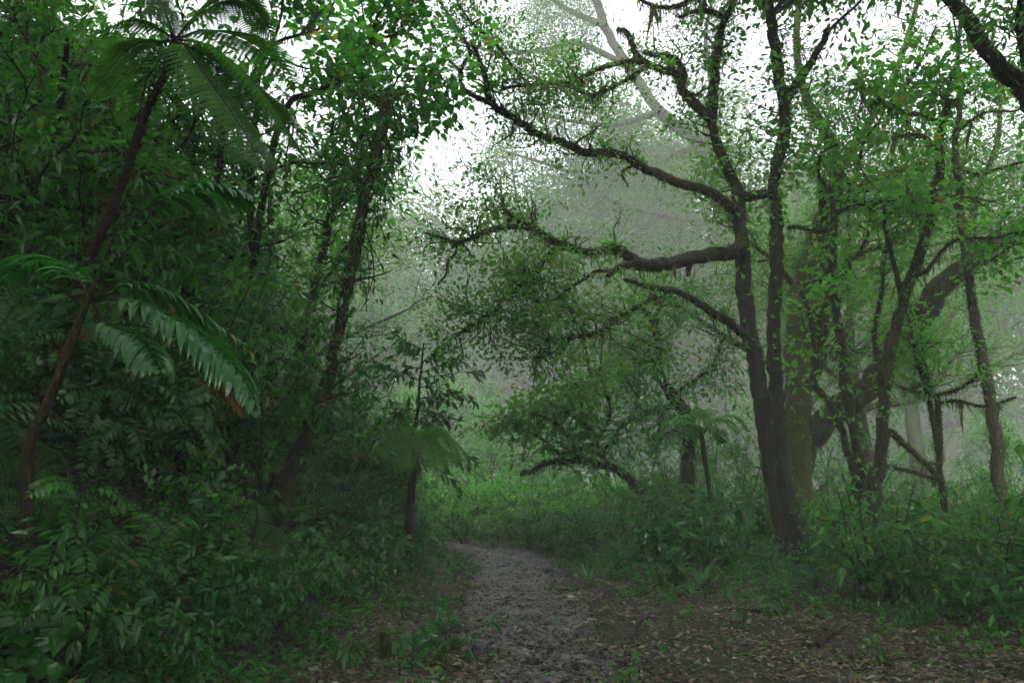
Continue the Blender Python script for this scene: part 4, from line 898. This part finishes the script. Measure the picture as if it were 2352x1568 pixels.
# tall spreading trees in the mist
CN = [grown_tree('canopy_tree', rng.uniform(12, 13.5), 6.2, 9, 12, .15, 19, 'leaf_far', SMALL, 'bark', .45, .3, .3, .4, .36, 26, .2) for _ in range(3)]
for i, (x, y, sc) in enumerate([(7.4, 22.5, 1.0), (11.5, 26.5, 1.0), (9, 62, 2.3), (30, 60, 2.5), (20, 66, 2.6), (-7.5, 24, .95), (-14, 26, 1.1), (-13, 62, 1.7), (18, 36, 1.35), (33, 82, 3.2), (-26, 60, 2.1), (6, 85, 2.3), (22, 95, 3.4)]):
    TREES.append(('canopy_tree', place(CN[i % 3], x, y, sc), x, y, 7*sc))
FT = [grown_tree('misty_tree', rng.uniform(9, 11), 4.2, 11, 9, .24, 12, 'leaf_far', SMALL, 'bark', .08, .22, .5, .4, .45, 8, .2) for _ in range(3)]
k = 0
for px, d, tp in ((880, 70, 560), (960, 88, 520), (1040, 105, 500), (1120, 92, 520), (1200, 112, 450), (1280, 84, 470), (1360, 104, 420), (1440, 88, 400), (1530, 110, 380), (1620, 90, 400), (1710, 105, 380), (1800, 120, 400), (700, 75, 500), (790, 92, 480), (620, 100, 420), (1900, 95, 520), (2330, 88, 480), (2420, 70, 430), (2000, 125, 600), (2090, 110, 640), (2180, 130, 620), (2270, 118, 560), (520, 80, 400), (400, 95, 380), (250, 85, 350), (100, 90, 380)):
    x = (px-1176)/F0*d; sc = ((1100-tp)/F0*d+3)/9.5; TREES.append(('misty_tree', place(FT[k % 3], x, d, sc), x, d, 5*sc)); k += 1
for d0, step, sc0 in ((56, 260, 1.0), (130, 95, 1.9)):
    for px in np.arange(-60, 2450, step):
        p = px+rng.uniform(-.4, .4)*step; y = d0*rng.uniform(.92, 1.1); x = (p-1176)/F0*y; sc = sc0*rng.uniform(.8, 1.15)
        if d0 < 60 and 1950 < p < 2330: continue
        TREES.append(('misty_tree', place(FT[k % 3], x, y, sc), x, y, 5*sc)); k += 1

GT = [grown_tree('giant_tree', 29, 10.5, 13, 13, .36, 30, 'leaf_far', SMALL, 'bark', .32, .55, .35, .45, .85, 5, .18) for _ in range(2)]
for i, (px, d, sc) in enumerate([(1330, 74, .95), (1470, 60, 1.05), (1590, 70, 1.3), (1740, 62, 1.25), (1900, 72, 1.4), (2090, 64, 1.15), (2270, 70, 1.2), (960, 80, .92), (820, 66, .95), (640, 58, .95), (400, 60, 1.1), (2450, 56, 1.1)]):
    d *= 1.35; sc *= 1.33; x = (px-1176)/F0*d; TREES.append(('giant_tree', place(GT[i % 2], x, d, sc), x, d, 16*sc))
# unseen trees added round and above the camera to shade the near path
SH = [grown_tree('added_shade_tree', 15.5, 8.5, 11, 15, .24, 9, 'leaf_far', LANCE, 'bark', .68, .35, .2, .3, .8, 12, .14) for _ in range(2)]
for i, (x, y, sc) in enumerate([(-9.2, 5.5, 1.0), (10, 4.5, 1.0), (4.9, 3.2, 1.0), (-5.6, 1.5, .95), (-8, 3.4, .9), (-4.4, -.6, .9), (-3, -4, .95), (4.5, -2.5, 1.0), (-12.5, 12.5, 1.1), (14, 7, 1.05), (-10, -1, 1), (10.5, -1, 1), (0, -9, 1)]):
    TREES.append(('added_shade_tree', place(SH[i % 2], x, y, sc), x, y, 6))

for i, (x, y, sc) in enumerate([(-9, -9, 1), (-4.5, -11, 1.1), (0, -11.5, 1), (4.5, -11, 1.05), (9, -8, 1), (13, -3, 1), (-14, -3, 1)]):  # unseen trees added behind the camera to keep low light off the near mist
    TREES.append(('misty_tree', place(FT[i % 3], x, y, sc), x, y, 5))

rng = np.random.default_rng(79)
# ------------------------------------------------------------------ ground cover: litter, stones, sticks
def scatter_xy(n, f):
    out = []; tot = 0
    while tot < n:
        y = 4.2 + rng.uniform(0, 1, n)**1.7*18; x = rng.uniform(-.72, .72, n)*y + rng.normal(0, .3, n); w = f(x, y); k = rng.uniform(0, 1, n) < w
        out.append(np.stack([x[k], y[k]], -1)); tot += k.sum()
    return np.concatenate(out)[:n]
def litter_w(x, y):
    c = np.abs(x-np.interp(y, PY, PX)); u = left_u(x, y); v = right_u(x, y)
    w = np.clip(.5+.35*sstep(.3, .9, c)+.6*np.exp(-((c-.88)/.3)**2), 0, 1); w = w*(1-.75*sstep(.2, 1.5, u))*(1-.8*sstep(.2, 1.6, v))
    return w*(.35+.65*(np.sin(x*2.3+np.sin(y*1.9))*np.sin(y*1.7+x) > -.35))
XY = scatter_xy(52000, litter_w); n = len(XY); z = height(XY[:, 0], XY[:, 1])+rng.uniform(.004, .03, n)
mb = MB(); a = rng.uniform(0, 2*PI, n); big = rng.uniform(.6, 1.2, n)
leaves(mb, OVAL, np.column_stack([XY, z]), np.stack([np.cos(a), np.sin(a), rng.normal(0, .22, n)], -1), np.array([0, 0, 1.])+rnd(n, .3),   .055*big*np.where(rng.uniform(0, 1, n) < .12, 1.7, 1), 0, rng.uniform(.6, 1.2, n))
tag(mb.build('leaf_litter', M['litter']), 'scattered wet brown and pale leaves over the path and its verges', 'fallen leaves', kind='stuff')
# low green ground cover between the shrubs
def cover_w(x, y):
    u = left_u(x, y); v = right_u(x, y); return np.clip(sstep(-.5, .3, u)+sstep(-.5, .5, v), .015, 1)
XY = scatter_xy(42000, cover_w); n = len(XY); z = height(XY[:, 0], XY[:, 1])+rng.uniform(0, .16, n)
mb = MB(); leaves(mb, LANCE, np.column_stack([XY, z]), rnd(n, 1)*np.array([1, 1, .5]), np.array([.15, 0, 1.])+rnd(n, .4), .085*rng.uniform(.5, 1.4, n))
tag(mb.build('ground_cover', M['leaf']), 'low leafy ground cover under the shrubs', 'ground cover', kind='stuff')
# leafy floor of the far wood
n = 26000; y = 23+rng.uniform(0, 1, n)**1.3*110; x = (rng.uniform(-.75, .75, n))*y; k = (np.abs(x-np.interp(y, PY, PX)) > 1.5) | (y > 26); x, y = x[k], y[k]; n = len(x); sz = .14+.007*y
mb = MB(); leaves(mb, LANCE, np.stack([x, y, height(x, y)+rng.uniform(0, 1, n)*(.25+.012*y)], -1), rnd(n, 1)*np.array([1, 1, .6]), np.array([0, 0, 1.])+rnd(n, .5), sz*rng.uniform(.6, 1.4, n), 0, rng.uniform(1, 2, n))
tag(mb.build('far_undergrowth', M['leaf_far']), 'misty undergrowth on the floor of the far wood', 'undergrowth', kind='stuff')
# gravel
def blob():
    v = np.array([[1, 0, 0], [-1, 0, 0], [0, 1, 0], [0, -1, 0], [0, 0, 1], [0, 0, -1]], float); f = [[0, 2, 4], [2, 1, 4], [1, 3, 4], [3, 0, 4], [2, 0, 5], [1, 2, 5], [3, 1, 5], [0, 3, 5]]
    return v, np.array(f)
def path_w(x, y): return np.exp(-(np.abs(x-np.interp(y, PY, PX))/.75)**4)
XY = scatter_xy(9000, path_w); v, f = blob(); mb = MB(); n = len(XY)
S = .016*rng.uniform(.5, 1.5, (n, 1, 1))*np.where(rng.uniform(0, 1, (n, 1, 1)) < .06, 2.2, 1)*rng.uniform(.6, 1.3, (n, 6, 3)); a = rng.uniform(0, 6.28, n); c, s_ = np.cos(a), np.sin(a)
V = v[None]*S*np.array([1.2, .9, .55]); X = V[..., 0]*c[:, None]-V[..., 1]*s_[:, None]; Y = V[..., 0]*s_[:, None]+V[..., 1]*c[:, None]
V = np.stack([X+XY[:, 0:1], Y+XY[:, 1:2], V[..., 2]+height(XY[:, 0], XY[:, 1])[:, None]+.006], -1)
mb.add(V.reshape(-1, 3), (f[None]+(np.arange(n)*6)[:, None, None]).reshape(-1, 3)); tag(mb.build('gravel', M['rock']), 'loose wet gravel on the path', 'gravel', kind='stuff')

def on_ground(px, py):
    d = CAMZ*F0/(py-1100); q = at(px, py, d); return np.array([q[0], q[1], hz(q[0], q[1])])
def stone(px, py, size, label):
    import bmesh
    bm = bmesh.new(); bmesh.ops.create_icosphere(bm, subdivisions=3, radius=1); ph = rng.uniform(0, 6, 6)
    for w in bm.verts:
        c = w.co; k = 1+.16*math.sin(2.3*c.x+ph[0])*math.sin(2.9*c.y+ph[1])+.1*math.sin(5*c.z+ph[2]+3*c.x)+.04*math.sin(9*c.y+ph[3]); w.co = Vector((c.x*k*size*1.25, c.y*k*size, c.z*k*size*.6))
    me = bpy.data.meshes.new('stone'); bm.to_mesh(me); bm.free(); me.materials.append(M['rock']); o = bpy.data.objects.new('stone', me); COL.objects.link(o)
    for p in me.polygons: p.use_smooth = True
    o.location = tuple(on_ground(px, py)+np.array([0, 0, size*.25])); o.rotation_euler = (0, 0, rng.uniform(0, 6)); tag(o, label, 'stone', 'stones on the path and verge')
for a in ((938, 1362, .09, 'dark mossy stone at the foot of the left bank'), (1222, 1455, .05, 'dark stone left of the path middle beside pale leaves'), (1202, 1432, .045, 'small stone a step behind the mid path stone'), (1262, 1500, .06, 'rounded stone near the bottom of the path'), (1325, 1488, .055, 'stone left of the torn leaf clump'), (1435, 1483, .05, 'flat grey stone right of the path'), (1225, 1482, .055, 'dark stone on the path left of the leaf clump'), (1190, 1330, .06, 'half buried stone where the path narrows'), (1390, 1352, .1, 'low flat stone on the brown right verge')): stone(*a)

def stick(pts, w0, w1, label, name='stick', mat='stick', arch=None, cat='stick'):
    P = np.array([on_ground(x, y) for x, y in pts]) + np.array([0, 0, .02])
    if arch is not None: P[:, 2] += np.array(arch)
    P, r = smooth(P, np.linspace(w0, w1, len(P)), 5); b = P[0].copy(); mb = MB(); P[1:-1] += rng.normal(0, .006, (len(P)-2, 3)); tube(mb, P-b, r, 8, lump=.12)
    if arch is None:
        for _ in range(2):
            i = rng.integers(2, len(P)-2); tube(mb, walk(P[i]-b, rng.normal(0, 1, 3)*np.array([1, 1, .15]), .18, 4, .2), np.linspace(r[i]*.6, .003, 5), 5)
    o = mb.build(name, M[mat], smooth=True); o.location = tuple(b); tag(o, label, cat, 'sticks and roots on the ground'); return o
stick([(1845, 1465), (1880, 1455), (1920, 1440), (1945, 1428)], .022, .012, 'dark forked stick lying in the right foreground litter')
stick([(1875, 1458), (1900, 1446), (1925, 1440)], .03, .02, 'reddish broken branch piece beside the dark forked stick', mat='cut')
stick([(2095, 1448), (2110, 1462), (2116, 1482)], .018, .013, 'short pale bent stick right of the reddish branch piece', mat='cut')
stick([(1445, 1445), (1460, 1428), (1480, 1418), (1500, 1418), (1522, 1432)], .014, .008, 'thin dark stem arching just above the litter', arch=[0, .05, .1, .09, 0])
stick([(1285, 1338), (1310, 1335), (1340, 1335), (1372, 1334)], .035, .02, 'mossy root crossing the brown verge right of the path', 'root', 'bark', cat='root')
stick([(1560, 1352), (1590, 1345), (1620, 1340)], .03, .02, 'dark root at the edge of the right undergrowth', 'root', 'bark', cat='root')
stick([(1650, 1392), (1720, 1394), (1790, 1398), (1830, 1402)], .02, .012, 'long thin root lying level near the right undergrowth', 'root', cat='root')
stick([(2020, 1482), (2060, 1480), (2105, 1478)], .014, .01, 'thin straight twig left of the pale bent stick')
stick([(640, 1520), (670, 1545), (700, 1575)], .025, .015, 'dark mossy stick at the bottom left verge')
# small mossy stump and torn leaf clump
q = on_ground(893, 1482); root = tag(empty('stump', tuple(q)), 'small dark mossy stump standing in the left verge litter', 'stump'); mb = MB(); P = np.array([[0, 0, -.05], [-.015, 0, .06], [-.03, 0, .15], [-.06, .01, .22]]); P, r = smooth(P, [.07, .055, .05, .03], 5); tube(mb, P, r, 11, lump=.2); mb.build('trunk', M['bark'], root, True)
mb = MB(); moss(mb, P, r, 500, 60, .03, .04); mb.build('moss', [M['moss'], M['strand']], root)
q = on_ground(1395, 1530); root = tag(empty('leaf_clump', tuple(q)), 'torn clump of green leaves and dark twigs dropped on the path', 'leaf clump'); f, s = MB(), MB(); C = []
for k in range(12):
    Q = walk((rng.normal(0, .09), rng.normal(0, .05), .02), rng.normal(0, 1, 3)*np.array([1, .6, .3])+np.array([0, 0, .25]), rng.uniform(.1, .24), 4, .25); tube(s, Q, np.linspace(.006, .002, 5), 4); n = 7; C.append((np.repeat(Q[-1:], n, 0)+rnd(n, .035), rnd(n), rnd(n)+np.array([0, 0, 1]), .08*rng.uniform(.6, 1.2, n)))
flush(C, f, OVAL); f.build('leaves', M['leaf_light'], root); s.build('twigs', M['stick'], root)

# taller growth that closes the bend of the path and the gaps between the right trunks
for px, d, kind, sc in ((940, 23, 'tall_shrub', .75), (985, 26, 'tall_shrub', 1.0), (1030, 24, 'heart_shrub', 1.4), (1075, 27, 'tall_shrub', 1.0), (1120, 25, 'glossy_shrub', 1.5), (1165, 28, 'tall_shrub', 1.1), (1205, 25, 'tall_shrub', .8), (1250, 24, 'pinnate_shrub', 1.5), (1010, 22.5, 'fern', 1.7), (1090, 22.5, 'big_leaved_plant', 1.5), (1140, 22, 'fern', 1.6), (1185, 22.5, 'big_leaved_plant', 1.6), (1290, 23, 'tall_shrub', .9), (1950, 22, 'tall_shrub', 1.0), (2040, 20, 'tall_shrub', .9), (2110, 24, 'tall_shrub', 1.2), (2210, 22, 'tall_shrub', 1.1), (2270, 19, 'tall_shrub', .9), (2340, 20, 'tall_shrub', 1.1)):
    put(kind, (px-1176)/F0*d, d, sc)
for i, (px, d, sc) in enumerate([(1000, 36, 1.25), (1060, 44, 1.5), (1130, 34, 1.0), (1190, 42, 1.4), (1255, 37, 1.3), (940, 40, 1.5), (1340, 40, 1.5), (1450, 44, 1.7), (1930, 38, 1.4), (2010, 46, 1.3), (2120, 40, 1.1), (2240, 44, 1.3), (2330, 36, 1.3)]):
    x = (px-1176)/F0*d; TREES.append(('wood_tree', place(BK[1+i % 2], x, d, sc), x, d, 3*sc))
# plants and far trees that stand wholly behind the bank or other growth are left out
HID_P = {0, 2, 10, 14, 15, 17, 20, 24, 26, 27, 30, 31, 32, 33, 40, 42, 45, 50, 52, 53, 55, 57, 59, 60, 68, 73, 76, 77, 78, 79, 86, 88, 89, 90, 91, 92, 98, 101, 105, 108, 113, 114, 116, 118, 134, 137, 141, 144, 152, 153, 154, 160, 161, 164, 165, 166, 167, 168, 170, 172, 176, 177, 178, 180, 183, 191, 197, 199, 208, 209, 211, 222, 223, 224, 228, 229, 234, 235, 242, 243, 246, 249, 254, 256, 261, 262, 268, 270, 274, 278, 281, 283, 284, 290, 292, 293, 294, 296, 303, 304, 308, 311, 312, 314, 317, 318, 324, 328, 336, 337, 338, 340, 343, 344, 345, 346, 347, 348, 350, 351, 352, 354, 355, 358, 359, 360, 361, 365, 368, 369, 371, 372, 373, 375, 376, 377, 378, 380, 381, 385, 386, 387, 388, 392, 393, 395, 396, 397, 400, 403, 404, 405, 406, 409, 412, 414, 415, 416, 417, 418, 419, 420, 421, 423, 424, 425, 426, 427, 428, 429, 431, 432, 433, 436, 439, 440, 441, 442, 443, 445, 494, 496, 519, 532, 550, 562, 568, 572, 576, 593, 599, 600, 612, 613, 617, 620, 635, 637, 647, 659, 686}
HID_T = {59, 60, 61, 62, 68, 69, 70, 71, 72, 73, 74, 75, 76, 77, 78, 85, 86, 102}
def drop(o):
    for c in list(o.children):
        for g2 in list(c.children): bpy.data.objects.remove(g2)
        bpy.data.objects.remove(c)
    bpy.data.objects.remove(o)
for i in HID_P: drop(PLANTS[i][1])
for i in HID_T: drop(TREES[i][1])
PLANTS = [p for i, p in enumerate(PLANTS) if i not in HID_P]; TREES = [t_ for i, t_ in enumerate(TREES) if i not in HID_T]
# ------------------------------------------------------------------ labels for the copies
MARKS = [('the arching palm', 300, 750), ('the leaning tree fern trunk', 320, 330), ('the broken leaning trunk', 760, 800), ('the young bright tree fern', 960, 1080), ('the bend of the path', 1160, 1260), ('the low arching bough', 1350, 1080), ('the crooked middle tree', 1545, 930), ('the slim young palm', 1640, 1180), ('the dark twin stemmed tree', 1800, 1150), ('the sinuous slender tree', 2030, 1000), ('the thin double stem', 2160, 1050), ('the slim pale trunk', 2290, 1000), ('the left bottom corner', 100, 1480), ('the right bottom corner', 2280, 1450), ('the small dark stump', 893, 1460), ('the foot of the left bank', 500, 1300)]
def relation(px, py):
    nm, mx, my = min(MARKS, key=lambda m: (m[1]-px)**2+1.3*(m[2]-py)**2); dx, dy = px-mx, py-my
    if abs(dx) > 1.2*abs(dy): return nm, 'right of' if dx > 0 else 'left of'
    return nm, 'below' if dy > 0 else 'above'
ORD = ['leftmost'] + [w + ' from left' for w in 'second third fourth fifth sixth seventh eighth ninth tenth eleventh twelfth thirteenth fourteenth fifteenth sixteenth seventeenth eighteenth nineteenth twentieth'.split()] + ['inner']*80
def label_all(items, desc, cat, group):
    B = {}
    for o, x, y, z in items:
        px, py = proj((x, y, z)); nm, rel = relation(px, py); depth = 'near' if y < 9 else ('middle' if y < 17 else 'far'); B.setdefault((nm, rel, depth), []).append((px, o))
    for (nm, rel, depth), L in B.items():
        L.sort(key=lambda t: t[0])
        for i, (px, o) in enumerate(L):
            od = '' if len(L) == 1 else (', ' + (ORD[i] if i < len(L)-1 else 'rightmost') + '')
            tag(o, f'{depth} {desc} {rel} {nm}{od}', cat, group)
for kind, (pr, desc, cat) in KINDS.items():
    label_all([(o, x, y, z+.5) for k, o, x, y, z in PLANTS if k == kind], desc, cat, kind.replace('_', ' ') + 's of the undergrowth')
TD = {'bank_tree': ('leafy tree', 'tree', 'understorey trees on the left bank'), 'canopy_tree': ('spreading mossy tree', 'tree', 'tall spreading trees of the cloud forest'), 'wood_tree': ('hazy slender understorey tree', 'tree', 'understorey trees in the mist'), 'giant_tree': ('huge pale misty tree', 'tree', 'giant trees deep in the mist'), 'added_shade_tree': ('tall tree added for shade', 'tree', 'trees added to shade the near path'), 'misty_tree': ('pale misty tree', 'tree', 'trees fading into the mist')}
for k, (d, c, g_) in TD.items(): label_all([(o, x, y, z) for kk, o, x, y, z in TREES if kk == k], d, c, g_)
for kind, (pr, d, c) in KINDS.items():
    for j, o in enumerate(pr):
        if (kind, j) not in used:
            for ch in list(o.children): bpy.data.objects.remove(ch)
            bpy.data.objects.remove(o)

# ------------------------------------------------------------------ mist
def box(name, lo, hi, mat):
    mb = MB(); x0, y0, z0 = lo; x1, y1, z1 = hi
    mb.add([[x0, y0, z0], [x1, y0, z0], [x1, y1, z0], [x0, y1, z0], [x0, y0, z1], [x1, y0, z1], [x1, y1, z1], [x0, y1, z1]], [[0, 3, 2, 1], [4, 5, 6, 7], [0, 1, 5, 4], [1, 2, 6, 5], [2, 3, 7, 6], [3, 0, 4, 7]])
    return mb.build(name, mat)
HAZE = .0019
m, nt, out = nodes('mist'); pv = nt.nodes.new('ShaderNodeVolumePrincipled'); pv.inputs['Color'].default_value = (.95, 1, .97, 1); pv.inputs['Density'].default_value = HAZE; pv.inputs['Anisotropy'].default_value = -.35
pv.inputs['Density Attribute'].default_value = ''
try: m.cycles.homogeneous_volume = True
except Exception: pass
nt.links.new(pv.outputs[0], out.inputs['Volume'])
tag(box('haze', (-112, -18, -7), (112, 168, 78), m), 'pale mist hanging through the whole wood', 'mist', kind='stuff')

# ------------------------------------------------------------------ light and camera
EL, AZ = R(43), R(187)     # veiled sun behind the camera, over the shade trees
w = bpy.data.worlds.new('World'); scene.world = w; w.use_nodes = True; nt = w.node_tree; bg = nt.nodes['Background']
sky = nt.nodes.new('ShaderNodeTexSky'); sky.sky_type = 'NISHITA'; sky.sun_disc = False; sky.sun_elevation = EL; sky.sun_rotation = AZ; sky.dust_density = 4; sky.air_density = 1; sky.ozone_density = 1
hs = nt.nodes.new('ShaderNodeHueSaturation'); hs.inputs['Saturation'].default_value = .2; nt.links.new(sky.outputs[0], hs.inputs['Color']); nt.links.new(hs.outputs[0], bg.inputs['Color']); bg.inputs['Strength'].default_value = .15
sd = bpy.data.lights.new('sun', 'SUN'); sd.energy = 1.1; sd.angle = R(35); sd.color = (1, .97, .93); so = bpy.data.objects.new('sun', sd); COL.objects.link(so)
so.rotation_euler = Vector((-math.sin(AZ)*math.cos(EL), -math.cos(AZ)*math.cos(EL), -math.sin(EL))).to_track_quat('-Z', 'Y').to_euler()
cd = bpy.data.cameras.new('camera'); cam = bpy.data.objects.new('camera', cd); COL.objects.link(cam); cam.location = (0, 0, CAMZ); cam.rotation_euler = (PI/2+TILT, 0, 0)
cd.sensor_width = 36; cd.lens = 36*F0/W0; cd.clip_start = .05; cd.clip_end = 1000; scene.camera = cam
vs = scene.view_settings; vs.view_transform = 'Standard'; vs.look = 'None'; vs.gamma = 1; vs.exposure = 2.08
cy = scene.cycles; cy.max_bounces = 5; cy.diffuse_bounces = 3; cy.glossy_bounces = 2; cy.transmission_bounces = 3; cy.volume_bounces = 0; cy.transparent_max_bounces = 4; cy.caustics_reflective = False; cy.caustics_refractive = False; cy.use_denoising = True
cy.sample_clamp_indirect = 4
